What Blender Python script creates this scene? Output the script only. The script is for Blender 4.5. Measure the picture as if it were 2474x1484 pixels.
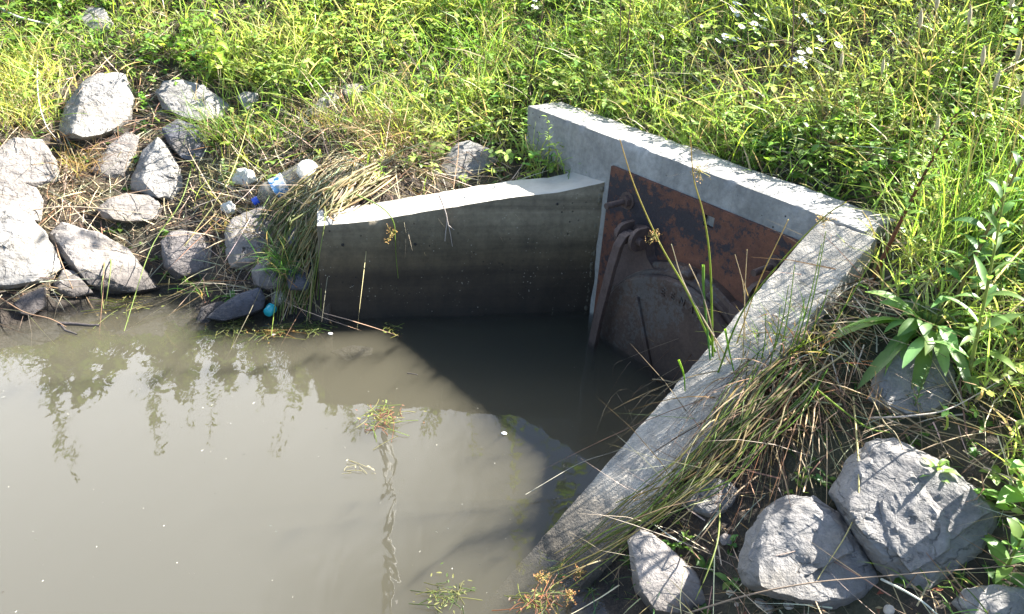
import bpy, bmesh, math, random
import numpy as np
from mathutils import Vector, Matrix, noise as mnoise

for o in list(bpy.data.objects): bpy.data.objects.remove(o)
SC = bpy.context.scene
S = 1.5                                    # metres per survey unit (camera height above the water)
PW, PH, FP = 2474.0, 1484.0, 2056.3
TH, RO = math.radians(27.613), math.radians(3.942)
CAMP = np.array([0, 0, S])
_F = np.array([0, math.cos(TH), -math.sin(TH)]); _R = np.array([1.0, 0, 0]); _U = np.cross(_R, _F)
CR = math.cos(RO)*_R + math.sin(RO)*_U; CU = -math.sin(RO)*_R + math.cos(RO)*_U; CF = _F

# ---------------------------------------------------------------- camera
cd = bpy.data.cameras.new('camera'); cd.sensor_width = 36; cd.lens = FP/PW*36
cd.clip_start = 0.02; cd.clip_end = 500
cam = bpy.data.objects.new('camera', cd); SC.collection.objects.link(cam)
M3 = Matrix(((CR[0], CU[0], -CF[0]), (CR[1], CU[1], -CF[1]), (CR[2], CU[2], -CF[2])))
cam.matrix_world = Matrix.Translation(Vector(CAMP)) @ M3.to_4x4()
SC.camera = cam

# ---------------------------------------------------------------- light
SUN_AZ, SUN_EL = math.radians(22.0), math.radians(41.5)       # azimuth from +X towards +Y
SUND = Vector((math.cos(SUN_EL)*math.cos(SUN_AZ), math.cos(SUN_EL)*math.sin(SUN_AZ), math.sin(SUN_EL)))
ld = bpy.data.lights.new('sun', 'SUN'); ld.energy = 5.0; ld.angle = math.radians(0.53); ld.color = (1.0, 0.965, 0.91)
sun = bpy.data.objects.new('sun', ld); SC.collection.objects.link(sun)
sun.rotation_euler = SUND.to_track_quat('Z', 'Y').to_euler(); sun.location = (8, 3, 8)
wd = bpy.data.worlds.new('World'); SC.world = wd; wd.use_nodes = True
wn = wd.node_tree; wn.nodes.clear()
sky = wn.nodes.new('ShaderNodeTexSky'); sky.sky_type = 'NISHITA'; sky.sun_disc = False
sky.sun_elevation = SUN_EL; sky.sun_rotation = math.pi/2 - SUN_AZ; sky.dust_density = .6; sky.air_density = .8
wtc = wn.nodes.new('ShaderNodeTexCoord'); wno = wn.nodes.new('ShaderNodeTexNoise'); wno.inputs['Scale'].default_value = 1.7
wno.inputs['Detail'].default_value = 6; wno.inputs['Roughness'].default_value = 0.6
wra = wn.nodes.new('ShaderNodeValToRGB'); wra.color_ramp.elements[0].position = 0.44; wra.color_ramp.elements[1].position = 0.72
wra.color_ramp.elements[1].color = (0.45, 0.45, 0.45, 1)
wmx = wn.nodes.new('ShaderNodeMixRGB'); wmx.inputs[2].default_value = (16.5, 17, 18, 1)
wbg = wn.nodes.new('ShaderNodeBackground'); wbg.inputs[1].default_value = 0.075
wou = wn.nodes.new('ShaderNodeOutputWorld')
wn.links.new(wtc.outputs['Generated'], wno.inputs['Vector']); wn.links.new(wno.outputs[0], wra.inputs[0])
# one bright bank of cloud stands north-west of the pool, the rest of the sky is clear
_cd = Vector((math.cos(math.radians(124))*math.cos(math.radians(35)), math.sin(math.radians(124))*math.cos(math.radians(35)), math.sin(math.radians(35))))
wdt = wn.nodes.new('ShaderNodeVectorMath'); wdt.operation = 'DOT_PRODUCT'; wdt.inputs[1].default_value = _cd
wn.links.new(wtc.outputs['Generated'], wdt.inputs[0])
wad = wn.nodes.new('ShaderNodeMath'); wad.operation = 'MULTIPLY_ADD'; wad.inputs[1].default_value = .22; wn.links.new(wno.outputs[0], wad.inputs[0]); wn.links.new(wdt.outputs['Value'], wad.inputs[2])
wmr = wn.nodes.new('ShaderNodeMapRange'); wmr.interpolation_type = 'SMOOTHSTEP'; wmr.inputs[1].default_value = .985; wmr.inputs[2].default_value = 1.10; wn.links.new(wad.outputs[0], wmr.inputs[0])
wn.links.new(wmr.outputs[0], wmx.inputs[0]); wn.links.new(sky.outputs[0], wmx.inputs[1])
wn.links.new(wmx.outputs[0], wbg.inputs[0]); wn.links.new(wbg.outputs[0], wou.inputs[0])
SC.view_settings.view_transform = 'Standard'; SC.view_settings.look = 'None'
SC.view_settings.exposure = 2.62; SC.view_settings.gamma = 1.0; SC.view_settings.use_curve_mapping = False
SC.render.engine = 'CYCLES'
SC.cycles.max_bounces = 8; SC.cycles.transparent_max_bounces = 12; SC.cycles.caustics_reflective = False; SC.cycles.caustics_refractive = False
SC.cycles.use_denoising = True

RNG = np.random.default_rng(11); random.seed(11)

# ---------------------------------------------------------------- survey helpers (measuring points of the photograph in the world)
def ray(px, py):
    px = np.asarray(px, float); py = np.asarray(py, float)
    d = ((px-PW/2)/FP)[..., None]*CR - ((py-PH/2)/FP)[..., None]*CU + CF
    return d/np.linalg.norm(d, axis=-1, keepdims=True)
def proj(P):
    d = np.asarray(P)-CAMP; z = d@CF; z = np.where(z < 1e-3, 1e-3, z)
    return PW/2+FP*(d@CR)/z, PH/2-FP*(d@CU)/z, d@CF
def at_z(px, py, z):
    d = ray(px, py); return CAMP + d*((z-CAMP[2])/d[..., 2])[..., None]
def at_plane(px, py, P0, n):
    d = ray(px, py); t = ((np.asarray(P0)-CAMP)@np.asarray(n))/(d@np.asarray(n))
    return CAMP + d*t[..., None]

# ---------------------------------------------------------------- terrain
A_ = np.array([-.453, 1.775])*S; J_ = np.array([.2, 1.919])*S
D_ = np.array([.005, 2.148])*S; C_ = np.array([.561, 1.496])*S
HO = np.array([.649, -.76]); HB = np.array([.76, .649])      # headwall direction, its back normal
HO = HO/np.linalg.norm(HO); HB = np.array([-HO[1], HO[0]])
HZ = .454*S
WDR = np.array([-.498, -.426]); WL = np.linalg.norm(WDR); WDR = WDR/WL   # wing wall direction
WSL = .454/.655                                              # wing wall fall
CP = np.array([
 (-1.612,1.422,0),(-1.15,1.64,0),(-1.09,1.72,0),(-.99,1.83,0),(-.86,1.87,0),(-.73,1.78,0),(-.58,1.78,0),(-.5,1.79,0),
 (-1.75,1.65,.15),(-1.2,1.95,.13),(-.95,2.08,.15),(-.7,2.0,.14),(-.56,1.96,.16),(-.5,2.1,.26),
 (-.44,1.9,.225),(-.15,1.99,.27),(.05,2.05,.31),(.0,2.22,.37),(-.3,2.25,.35),(-.1,2.3,.385),
 (.09,2.25,.43),(.4,1.89,.435),(.67,1.57,.435),(.64,1.39,.40),(.5,1.26,.275),(.3,1.09,.10),(.17,.98,.0),(.07,.9,-.03),
 (.9,1.2,.385),(.7,.85,.17),(1.3,.9,.42),(.31,.9,.035),(.5,.5,-.02),(.2,.7,-.06),
 (-1.2,2.6,.5),(-.5,2.6,.52),(.1,2.8,.64),(.7,2.3,.72),(1.3,1.8,.78),(-1.8,2.4,.5),
 (-1.5,3.6,1.05),(0,3.6,1.1),(1.3,3,1.25),(2.5,2,1.3),(2,1,.75),(3.5,4,2.1),(-3.5,3.3,1.1),(0,5,1.8),(-3,5,1.9),(2,5,2.1),
 (-1,1.3,-.17),(-.3,1.4,-.2),(0,.5,-.22),(-1.5,.5,-.35),(-3,.8,-.35),(-.4,1.0,-.25),(0,-2,-.5),(2,-1.5,-.2),(-3,-2,-.6)])*S
def _tps(r2): return 0.5*r2*np.log(r2+1e-12)
_n = len(CP); _K = _tps(((CP[:, None, :2]-CP[None, :, :2])**2).sum(-1)) + np.eye(_n)*0.002
_P = np.c_[np.ones(_n), CP[:, :2]]
_w = np.linalg.solve(np.block([[_K, _P], [_P.T, np.zeros((3, 3))]]), np.r_[CP[:, 2], 0, 0, 0])
def vnoise(x, y, s, seed=0):
    x = x/s+seed*17.3; y = y/s-seed*9.1
    return (np.sin(x*1.7+1.3*np.sin(y*1.1))+np.sin(y*2.1+1.7*np.sin(x*.9+seed))+np.sin((x+y)*1.3+np.sin(x*2.3-y)*1.2))/3
def height(x, y):
    x = np.atleast_1d(np.asarray(x, float)); y = np.atleast_1d(np.asarray(y, float)); out = np.empty(x.shape)
    xf, yf = x.ravel(), y.ravel(); of = np.empty(xf.shape)
    for i in range(0, len(xf), 20000):
        a, b = np.clip(xf[i:i+20000], -7, 7), np.clip(yf[i:i+20000], -4, 9)
        k = _tps((a[:, None]-CP[None, :, 0])**2+(b[:, None]-CP[None, :, 1])**2)
        of[i:i+20000] = k@_w[:_n]+_w[_n]+_w[_n+1]*a+_w[_n+2]*b
    h = np.minimum(of.reshape(x.shape), 3.0)
    h = h + 0.012*vnoise(x, y, .12, 1) + .006*vnoise(x, y, .05, 2)
    ins = in_poly(x, y, POOL)
    h = np.where(ins, np.minimum(h, -0.28+.02*vnoise(x, y, .3, 3)), h)
    return h
# pool side of the walls: the ground steps down inside the wall thickness
def off(p, d, k): return np.array(p)+np.array(d)*k
LN = np.array([-(J_-A_)[1], (J_-A_)[0]]); LN = LN/np.linalg.norm(LN)
POOL = np.array([off(A_, LN, .09)+(A_-J_)/np.linalg.norm(A_-J_)*-.05, off(J_, LN, .09)+HB*.05, off(J_, HB, .09),
                 off(C_, HB, .09)+HO*.08, off(C_, HO, .09), off(C_+WDR*WL*S*1.1, HO, .07), (0, 1.0), (-.5, 1.8)])
def in_poly(x, y, P):
    r = np.zeros(x.shape, bool); n = len(P)
    for i in range(n):
        x1, y1 = P[i]; x2, y2 = P[(i+1) % n]
        c = ((y1 > y) != (y2 > y)) & (x < (x2-x1)*(y-y1)/(y2-y1+1e-12)+x1)
        r ^= c
    return r
def hit(px, py, lift=0.0):
    d = ray(px, py).reshape(-1, 3); t = np.full(len(d), .6); done = np.zeros(len(d), bool); tt = t.copy()
    for k in range(700):
        P = CAMP+d*t[:, None]; h = np.maximum(height(P[:, 0], P[:, 1])+lift, 0)
        below = (P[:, 2] <= h) & ~done; tt[below] = t[below]; done |= below
        if done.all(): break
        t = t+.012
    tt[~done] = t[~done]
    return CAMP+d*tt[:, None]
def hitw(px, py):
    p = hit(px, py); n = np.cross(np.array([WDR[0], WDR[1], -WSL]), np.array([HO[0], HO[1], 0])); q = at_plane(px, py, np.array([C_[0], C_[1], HZ]), n)
    a = (q[:, :2]-C_)@HO; s = (q[:, :2]-C_)@WDR; on_ = (a > 0) & (a < .178) & (s > 0) & (q[:, 2] > 0)
    return np.where(on_[:, None], q, p)
def wingpt(px, py):
    n = np.cross(np.array([WDR[0], WDR[1], -WSL]), np.array([HO[0], HO[1], 0])); return at_plane(np.array(px, float), np.array(py, float), np.array([C_[0], C_[1], HZ]), n)
def hit1(px, py, lift=0.0): return hit(np.array([px]), np.array([py]), lift)[0]

# ---------------------------------------------------------------- materials
def mat(name):
    m = bpy.data.materials.new(name); m.use_nodes = True; nt = m.node_tree
    return m, nt, nt.nodes['Principled BSDF']
def nd(nt, t, **kw):
    n = nt.nodes.new(t)
    for k, v in kw.items():
        if k in n.inputs: n.inputs[k].default_value = v
        else: setattr(n, k, v)
    return n
def pos(nt, scale=(1, 1, 1)):
    g = nt.nodes.new('ShaderNodeNewGeometry'); mp = nt.nodes.new('ShaderNodeMapping'); mp.inputs['Scale'].default_value = scale
    nt.links.new(g.outputs['Position'], mp.inputs['Vector']); return mp.outputs[0]
def ns(nt, v, scale, detail=5, rough=.6, dist=0):
    n = nd(nt, 'ShaderNodeTexNoise'); n.inputs['Scale'].default_value = scale; n.inputs['Detail'].default_value = detail
    n.inputs['Roughness'].default_value = rough; n.inputs['Distortion'].default_value = dist
    nt.links.new(v, n.inputs['Vector']); return n.outputs[0]
def ramp(nt, f, *stops):
    r = nt.nodes.new('ShaderNodeValToRGB'); el = r.color_ramp.elements
    while len(el) < len(stops): el.new(0.5)
    for e, (p, c) in zip(el, stops):
        e.position = p; e.color = (*c, 1) if hasattr(c, '__len__') else (c, c, c, 1)
    nt.links.new(f, r.inputs[0]); return r.outputs[0]
def mix(nt, f, a, b, mode='MIX'):
    m = nt.nodes.new('ShaderNodeMixRGB'); m.blend_type = mode
    for i, s in ((0, f), (1, a), (2, b)):
        if hasattr(s, 'is_output') or isinstance(s, bpy.types.NodeSocket): nt.links.new(s, m.inputs[i])
        elif i == 0: m.inputs[0].default_value = s
        else: m.inputs[i].default_value = (*s, 1) if hasattr(s, '__len__') else (s, s, s, 1)
    return m.outputs[0]
def bump(nt, b, f, st, dist=.01):
    n = nt.nodes.new('ShaderNodeBump'); n.inputs['Strength'].default_value = st; n.inputs['Distance'].default_value = dist
    nt.links.new(f, n.inputs['Height']); 
    if b.inputs['Normal'].links: nt.links.new(b.inputs['Normal'].links[0].from_socket, n.inputs['Normal'])
    nt.links.new(n.outputs[0], b.inputs['Normal'])
def zramp(nt, z0, z1, jit=.03, jscale=3):
    g = nt.nodes.new('ShaderNodeNewGeometry'); sx = nt.nodes.new('ShaderNodeSeparateXYZ'); nt.links.new(g.outputs['Position'], sx.inputs[0])
    n = ns(nt, pos(nt), jscale, 4)
    a = nt.nodes.new('ShaderNodeMath'); a.operation = 'MULTIPLY_ADD'; nt.links.new(n, a.inputs[0]); a.inputs[1].default_value = jit*2; nt.links.new(sx.outputs[2], a.inputs[2])
    m = nt.nodes.new('ShaderNodeMapRange'); m.inputs[1].default_value = z0+jit; m.inputs[2].default_value = z1+jit
    nt.links.new(a.outputs[0], m.inputs[0]); return m.outputs[0]

def concrete(name, base=(.36, .35, .33), stains_and_shade=0, rough_top=False):
    m, nt, b = mat(name); v = pos(nt)
    big = ns(nt, v, 2.2, 5, .6, .4); fine = ns(nt, v, 55, 5, .7); mid = ns(nt, v, 11, 5, .65)
    c = mix(nt, ramp(nt, big, (.3, .0), (.7, 1)), tuple(x*.72 for x in base), tuple(x*1.12 for x in base))
    c = mix(nt, .45, c, ramp(nt, mid, (.32, .45), (.62, 1.0)), 'MULTIPLY')
    c = mix(nt, .4, c, ramp(nt, fine, (.35, .4), (.6, 1.0)), 'MULTIPLY')
    # air holes
    vo = nd(nt, 'ShaderNodeTexVoronoi'); vo.inputs['Scale'].default_value = 34; nt.links.new(v, vo.inputs['Vector'])
    holes = ramp(nt, vo.outputs['Distance'], (.07, 0.0), (.14, 1.0))
    msk = ramp(nt, ns(nt, v, 7, 2), (.5, 1.0), (.6, 0.0))
    hm = mix(nt, 1, holes, msk, 'LIGHTEN')
    if not rough_top: c = mix(nt, .8, c, hm, 'MULTIPLY')
    # runs down the face
    runs = ns(nt, pos(nt, (9, 9, .7)), 1.6, 4, .6)
    c = mix(nt, .5, c, ramp(nt, runs, (.38, .55), (.6, 1.0)), 'MULTIPLY')
    if stains_and_shade:
        # old water levels: horizontal bands and algae near the water
        band = ns(nt, pos(nt, (.5, .5, 14)), 1.0, 4, .6, .3)
        c = mix(nt, .75, c, ramp(nt, band, (.36, (.33, .31, .28)), (.62, 1.0)), 'MULTIPLY')
        grime = ramp(nt, zramp(nt, .0, .43, .035, 2.5), (.0, (.075, .062, .05)), (.2, (.11, .09, .075)), (.40, (.20, .17, .14)), (.55, (.36, .32, .26)), (.7, (.5, .48, .43)), (1.0, (1, 1, 1)))
        c = mix(nt, stains_and_shade, c, grime, 'MULTIPLY')
        # sunlit top and shaded upright face painted into the colour by facing direction
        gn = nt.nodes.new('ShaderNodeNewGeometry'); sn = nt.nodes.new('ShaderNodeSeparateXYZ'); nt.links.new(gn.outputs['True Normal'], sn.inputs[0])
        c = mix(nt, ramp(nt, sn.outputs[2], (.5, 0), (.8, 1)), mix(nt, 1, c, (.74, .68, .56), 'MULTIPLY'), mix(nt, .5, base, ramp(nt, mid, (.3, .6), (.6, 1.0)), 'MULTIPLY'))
        spk = nd(nt, 'ShaderNodeTexVoronoi'); spk.inputs['Scale'].default_value = 75; nt.links.new(v, spk.inputs['Vector'])
        sm = mix(nt, 1, ramp(nt, spk.outputs['Distance'], (.12, 1.0), (.2, 0.0)), ramp(nt, ns(nt, v, 14, 3), (.52, 0), (.64, .55)), 'MULTIPLY')
        c = mix(nt, sm, c, (.4, .37, .3))
    if rough_top:
        wet = ramp(nt, zramp(nt, .0, .16, .04, 6), (0, (.22, .2, .17)), (.6, (.55, .52, .48)), (1, (1, 1, 1)))
        c = mix(nt, 1, c, wet, 'MULTIPLY')
        bump(nt, b, ns(nt, v, 190, 3, .7), 1.0, .004); bump(nt, b, ns(nt, v, 80, 4, .7), .8, .006)
    nt.links.new(c, b.inputs['Base Color']); b.inputs['Roughness'].default_value = .88
    bump(nt, b, fine, .5, .004); bump(nt, b, mid, .35, .01)
    if not rough_top: bump(nt, b, hm, .6, .004)
    return m
M_head = concrete('concrete_headwall', (.35, .335, .305), 0)
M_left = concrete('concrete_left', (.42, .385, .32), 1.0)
M_wing = concrete('concrete_wing', (.43, .39, .325), 0, True)

def rockmat(name, col, col2, dirt=(.2, .16, .11), wet=0):
    m, nt, b = mat(name); v = pos(nt)
    n1 = ns(nt, v, 6, 6, .65, .6); n2 = ns(nt, v, 40, 6, .7); n3 = ns(nt, pos(nt, (1, 1, 2.5)), 14, 5, .6, 1.2)
    c = mix(nt, ramp(nt, n1, (.35, 0), (.65, 1)), col, col2)
    c = mix(nt, .55, c, ramp(nt, n2, (.3, .45), (.62, 1.0)), 'MULTIPLY')
    c = mix(nt, ramp(nt, ns(nt, v, 3.5, 4), (.56, 0), (.68, .6)), c, dirt)
    if wet:
        w = ramp(nt, zramp(nt, .0, wet, .02, 6), (0, (.16, .15, .15)), (.6, (.45, .43, .42)), (1, (1, 1, 1)))
        c = mix(nt, 1, c, w, 'MULTIPLY')
    ck = nd(nt, 'ShaderNodeTexVoronoi'); ck.feature = 'DISTANCE_TO_EDGE'; ck.inputs['Scale'].default_value = 7
    wv = nt.nodes.new('ShaderNodeVectorMath'); wv.operation = 'MULTIPLY_ADD'; wv.inputs[1].default_value = (.16, .16, .16)
    cn = nt.nodes.new('ShaderNodeTexNoise'); cn.inputs['Scale'].default_value = 9; cn.inputs['Detail'].default_value = 5; nt.links.new(v, cn.inputs['Vector']); nt.links.new(cn.outputs['Color'], wv.inputs[0]); nt.links.new(v, wv.inputs[2]); nt.links.new(wv.outputs[0], ck.inputs['Vector'])
    crk = ramp(nt, ck.outputs['Distance'], (.0, 0.0), (.018, 1.0)); ckm = mix(nt, 1, crk, ramp(nt, n1, (.48, 1.0), (.56, .0)), 'LIGHTEN')
    c = mix(nt, .6, c, ckm, 'MULTIPLY'); bump(nt, b, ckm, .7, .006)
    nt.links.new(c, b.inputs['Base Color']); b.inputs['Roughness'].default_value = .78
    bump(nt, b, ns(nt, v, 120, 4, .7), .8, .003); bump(nt, b, n2, .9, .008); bump(nt, b, n3, .8, .016)
    return m
MR_warm = rockmat('rock_warm', (.25, .222, .195), (.165, .145, .125), wet=.10)
MR_blue = rockmat('rock_blue', (.135, .125, .116), (.21, .197, .18), (.14, .12, .09))
MR_dark = rockmat('rock_dark', (.10, .10, .115), (.055, .055, .065), wet=.08)
MR_brown = rockmat('rock_brown', (.19, .165, .15), (.11, .095, .085), wet=.12)
MR_pale = rockmat('rock_pale', (.28, .262, .235), (.18, .168, .15))

def soilmat():
    m, nt, b = mat('soil'); v = pos(nt)
    c = mix(nt, ramp(nt, ns(nt, v, 9, 6), (.35, 0), (.65, 1)), (.035, .026, .018), (.085, .062, .04))
    c = mix(nt, .6, c, ramp(nt, ns(nt, v, 70, 5, .7), (.35, .4), (.6, 1.0)), 'MULTIPLY')
    c = mix(nt, ramp(nt, ns(nt, v, 1.7, 3), (.45, 0), (.62, .5)), c, (.06, .07, .025))
    w = ramp(nt, zramp(nt, .0, .08, .02, 6), (0, (.4, .38, .36)), (1, (1, 1, 1)))
    c = mix(nt, 1, c, w, 'MULTIPLY')
    nt.links.new(c, b.inputs['Base Color']); b.inputs['Roughness'].default_value = .9
    bump(nt, b, ns(nt, v, 60, 6, .7), 1, .012); bump(nt, b, ns(nt, v, 18, 5), .8, .03)
    return m
M_soil = soilmat()

def leafmat(name, trans=.45, rough=.45, gain=1.0):
    m, nt, b = mat(name)
    at = nt.nodes.new('ShaderNodeAttribute'); at.attribute_name = 'Col'
    n = ns(nt, pos(nt), 35, 3)
    c = mix(nt, .5, at.outputs['Color'], ramp(nt, n, (.3, .55), (.65, 1.0)), 'MULTIPLY')
    nt.links.new(c, b.inputs['Base Color']); b.inputs['Roughness'].default_value = rough; b.inputs['Specular IOR Level'].default_value = .35
    tr = nt.nodes.new('ShaderNodeBsdfTranslucent')
    tc = mix(nt, 1, c, (1.25*gain, 1.3*gain, .7*gain), 'MULTIPLY'); nt.links.new(tc, tr.inputs[0])
    ms = nt.nodes.new('ShaderNodeMixShader'); ms.inputs[0].default_value = trans
    nt.links.new(b.outputs[0], ms.inputs[1]); nt.links.new(tr.outputs[0], ms.inputs[2])
    nt.links.new(ms.outputs[0], nt.nodes['Material Output'].inputs[0])
    return m
M_leaf = leafmat('leaf', .5); M_straw = leafmat('straw', .12, .7)

def simple(name, col, rough=.5, metal=0, bumpk=0, var=.25, scale=40):
    m, nt, b = mat(name); v = pos(nt)
    c = mix(nt, var, col, ramp(nt, ns(nt, v, scale, 4), (.3, .3), (.7, 1.0)), 'MULTIPLY')
    nt.links.new(c, b.inputs['Base Color']); b.inputs['Roughness'].default_value = rough; b.inputs['Metallic'].default_value = metal
    if bumpk: bump(nt, b, ns(nt, v, scale*2, 4), bumpk, .004)
    return m
def rustmat(name, a, bcol, paint=None, dark=.5):
    m, nt, b = mat(name); v = pos(nt)
    c = mix(nt, ramp(nt, ns(nt, v, 9, 6, .7, .3), (.35, 0), (.65, 1)), a, bcol)
    if paint:
        p = mix(nt, .5, ns(nt, v, 3.2, 5, .6, .6), ns(nt, pos(nt, (1, 1, 1)), 45, 5, .8))
        c = mix(nt, ramp(nt, p, (.505, 0), (.54, .92)), c, paint)
    c = mix(nt, .5, c, ramp(nt, ns(nt, v, 90, 5, .7), (.33, .4), (.6, 1.0)), 'MULTIPLY')
    w = ramp(nt, zramp(nt, .0, .22, .04, 5), (0, (.35, .33, .32)), (1, (1, 1, 1)))
    c = mix(nt, dark, c, w, 'MULTIPLY')
    nt.links.new(c, b.inputs['Base Color']); b.inputs['Roughness'].default_value = .72; b.inputs['Specular IOR Level'].default_value = .4
    bump(nt, b, ns(nt, v, 60, 6, .7), .6, .004)
    return m
M_plate = rustmat('rusted_plate', (.165, .064, .034), (.085, .034, .022), (.016, .017, .023))
M_disc = rustmat('rusted_casting', (.095, .060, .042), (.055, .033, .024), (.085, .072, .062), .7)
M_arm = rustmat('rusted_bar', (.10, .068, .056), (.07, .043, .034), None, .4)

# ---------------------------------------------------------------- object helpers
COL = SC.collection
def tag(o, label=None, cat=None, group=None, kind=None):
    if label: o['label'] = label
    if cat: o['category'] = cat
    if group: o['group'] = group
    if kind: o['kind'] = kind
    return o
def empty(name, loc, label, cat, group=None):
    o = bpy.data.objects.new(name, None); COL.objects.link(o); o.location = Vector(loc); o.empty_display_size = .05
    return tag(o, label, cat, group)
def link(name, me, material, parent=None, smooth=True):
    o = bpy.data.objects.new(name, me); COL.objects.link(o)
    if material: me.materials.append(material)
    if smooth: me.polygons.foreach_set('use_smooth', [True]*len(me.polygons))
    if parent is not None:
        # vertices are given in world coordinates; express them in the parent's frame
        root = parent; loc = Vector((0, 0, 0))
        while root is not None: loc += root.location; root = root.parent
        me.transform(Matrix.Translation(-loc)); o.parent = parent
    return o
def recentre(o):
    n = len(o.data.vertices); a = np.empty(n*3); o.data.vertices.foreach_get('co', a); a = a.reshape(-1, 3)
    c = Vector(((a[:, 0].min()+a[:, 0].max())/2, (a[:, 1].min()+a[:, 1].max())/2, a[:, 2].min()))
    o.data.transform(Matrix.Translation(-c)); o.location = c; return o
def npmesh(name, V, Fq, colors=None):
    """V (n,3), Fq (m,k) faces; point colours"""
    me = bpy.data.meshes.new(name); V = np.asarray(V, np.float32); Fq = np.asarray(Fq, np.int32); m, k = Fq.shape
    me.vertices.add(len(V)); me.vertices.foreach_set('co', V.ravel())
    me.loops.add(m*k); me.loops.foreach_set('vertex_index', Fq.ravel())
    me.polygons.add(m); me.polygons.foreach_set('loop_start', np.arange(m, dtype=np.int32)*k)
    me.update(calc_edges=True)
    if colors is not None:
        at = me.color_attributes.new('Col', 'FLOAT_COLOR', 'POINT')
        at.data.foreach_set('color', np.c_[colors, np.ones(len(colors))].astype(np.float32).ravel())
    return me
def nrm(v): return v/(np.linalg.norm(v, axis=-1, keepdims=True)+1e-9)
class Bag:
    def __init__(s): s.V = []; s.F = []; s.C = []; s.n = 0
    def add(s, V, F, C): s.V.append(V); s.F.append(F+s.n); s.C.append(C); s.n += len(V)
    def build(s, name, material, parent=None):
        me = npmesh(name, np.vstack(s.V), np.vstack(s.F), np.vstack(s.C)); return link(name, me, material, parent)
def curve_pts(root, d, L, droop, segs):
    """arched centre lines: (N,segs+1,3)"""
    t = np.linspace(0, 1, segs+1)[None, :, None]
    return root[:, None]+d[:, None]*(L[:, None, None]*t)+droop[:, None]*(L[:, None, None]*t**2)
BLADE = lambda t: 1-t**1.8*.95
LEAF = lambda t: np.interp(t, [0, .12, .35, .6, .85, 1], [.12, .5, 1, .85, .4, .02])
OVAL = lambda t: np.interp(t, [0, .15, .4, .7, .9, 1], [.15, .75, 1, .9, .5, .1])
SPOON = lambda t: np.interp(t, [0, .3, .45, .7, .9, 1], [.14, .2, .65, 1, .6, .04])
def ribbons(bag, root, d, L, W, droop, col, segs=3, prof=BLADE, tipcol=None):
    P = curve_pts(root, d, L, droop, segs); N = len(P)
    T = nrm(np.gradient(P, axis=1)); rnd = nrm(RNG.normal(size=(N, 3)))
    side = nrm(np.cross(T, rnd[:, None])); w = (W[:, None]*prof(np.linspace(0, 1, segs+1))[None])[..., None]/2
    V = np.stack([P-side*w, P+side*w], 2).reshape(-1, 3)
    b = np.arange(N)[:, None]*(2*(segs+1)); k = np.arange(segs)[None]*2
    f = np.stack([b+k, b+k+1, b+k+3, b+k+2], -1).reshape(-1, 4)
    t = np.linspace(0, 1, segs+1)[None, :, None]
    cc = col[:, None]*(1-t*.0) if tipcol is None else col[:, None]*(1-t)+tipcol[:, None]*t
    C = np.repeat(np.broadcast_to(cc, (N, segs+1, 3)), 2, axis=1).reshape(-1, 3)
    bag.add(V, f, C)
def leaves(bag, root, d, L, W, droop, col, segs=5, prof=LEAF, fold=.25, up=None, wav=0.0):
    """leaves with a folded midrib, 3 verts across"""
    P = curve_pts(root, d, L, droop, segs); N = len(P)
    T = nrm(np.gradient(P, axis=1)); upv = np.array([0, 0, 1.0]) if up is None else up
    side = nrm(np.cross(T, np.broadcast_to(upv, T.shape)+RNG.normal(size=(N, 1, 3))*.22)); nn = np.cross(side, T)
    w = (W[:, None]*prof(np.linspace(0, 1, segs+1))[None])[..., None]/2
    wv = wav*W[:, None, None]*np.sin(np.linspace(0, 9, segs+1)[None, :, None]+RNG.random((N, 1, 1))*6)
    V = np.stack([P-side*w+nn*(w*fold+wv), P, P+side*w+nn*(w*fold-wv)], 2).reshape(-1, 3)
    b = np.arange(N)[:, None]*(3*(segs+1)); k = np.arange(segs)[None]*3
    f1 = np.stack([b+k, b+k+1, b+k+4, b+k+3], -1).reshape(-1, 4); f2 = np.stack([b+k+1, b+k+2, b+k+5, b+k+4], -1).reshape(-1, 4)
    cc = np.broadcast_to(col[:, None, None], (N, segs+1, 3, 3)).copy(); cc[:, :, 1] *= 1.25
    bag.add(V, np.vstack([f1, f2]), cc.reshape(-1, 3))
def tubes(bag, P, R, col, sides=4, tipcol=None):
    """P (N,K,3), R (N,K)"""
    N, K, _ = P.shape; T = nrm(np.gradient(P, axis=1))
    ref = np.where(np.abs(T[..., 2:3]) > .9, np.array([1.0, 0, 0]), np.array([0, 0, 1.0]))
    a = nrm(np.cross(T, ref)); b = np.cross(T, a)
    an = np.linspace(0, 2*np.pi, sides, endpoint=False)
    V = (P[:, :, None]+R[:, :, None, None]*(a[:, :, None]*np.cos(an)[None, None, :, None]+b[:, :, None]*np.sin(an)[None, None, :, None])).reshape(-1, 3)
    base = (np.arange(N)*K*sides)[:, None, None]; k = (np.arange(K-1)*sides)[None, :, None]; j = np.arange(sides)[None, None]; j2 = (j+1) % sides
    f = np.stack([base+k+j, base+k+j2, base+k+sides+j2, base+k+sides+j], -1).reshape(-1, 4)
    t = np.linspace(0, 1, K)[None, :, None]
    cc = np.broadcast_to(col[:, None], (N, K, 3)) if tipcol is None else col[:, None]*(1-t)+tipcol[:, None]*t
    bag.add(V, f, np.repeat(cc, sides, axis=1).reshape(-1, 3))
def smooth_path(pts, K):
    """Catmull-Rom through pts -> K points"""
    p = np.array(pts, float); p = np.vstack([2*p[0]-p[1], p, 2*p[-1]-p[-2]]); n = len(p)-3; out = []
    for s in np.linspace(0, n-1e-6, K):
        i = int(s); u = s-i; a, b, c, d = p[i:i+4]
        out.append(.5*((2*b)+(-a+c)*u+(2*a-5*b+4*c-d)*u*u+(-a+3*b-3*c+d)*u**3))
    return np.array(out)
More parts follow.
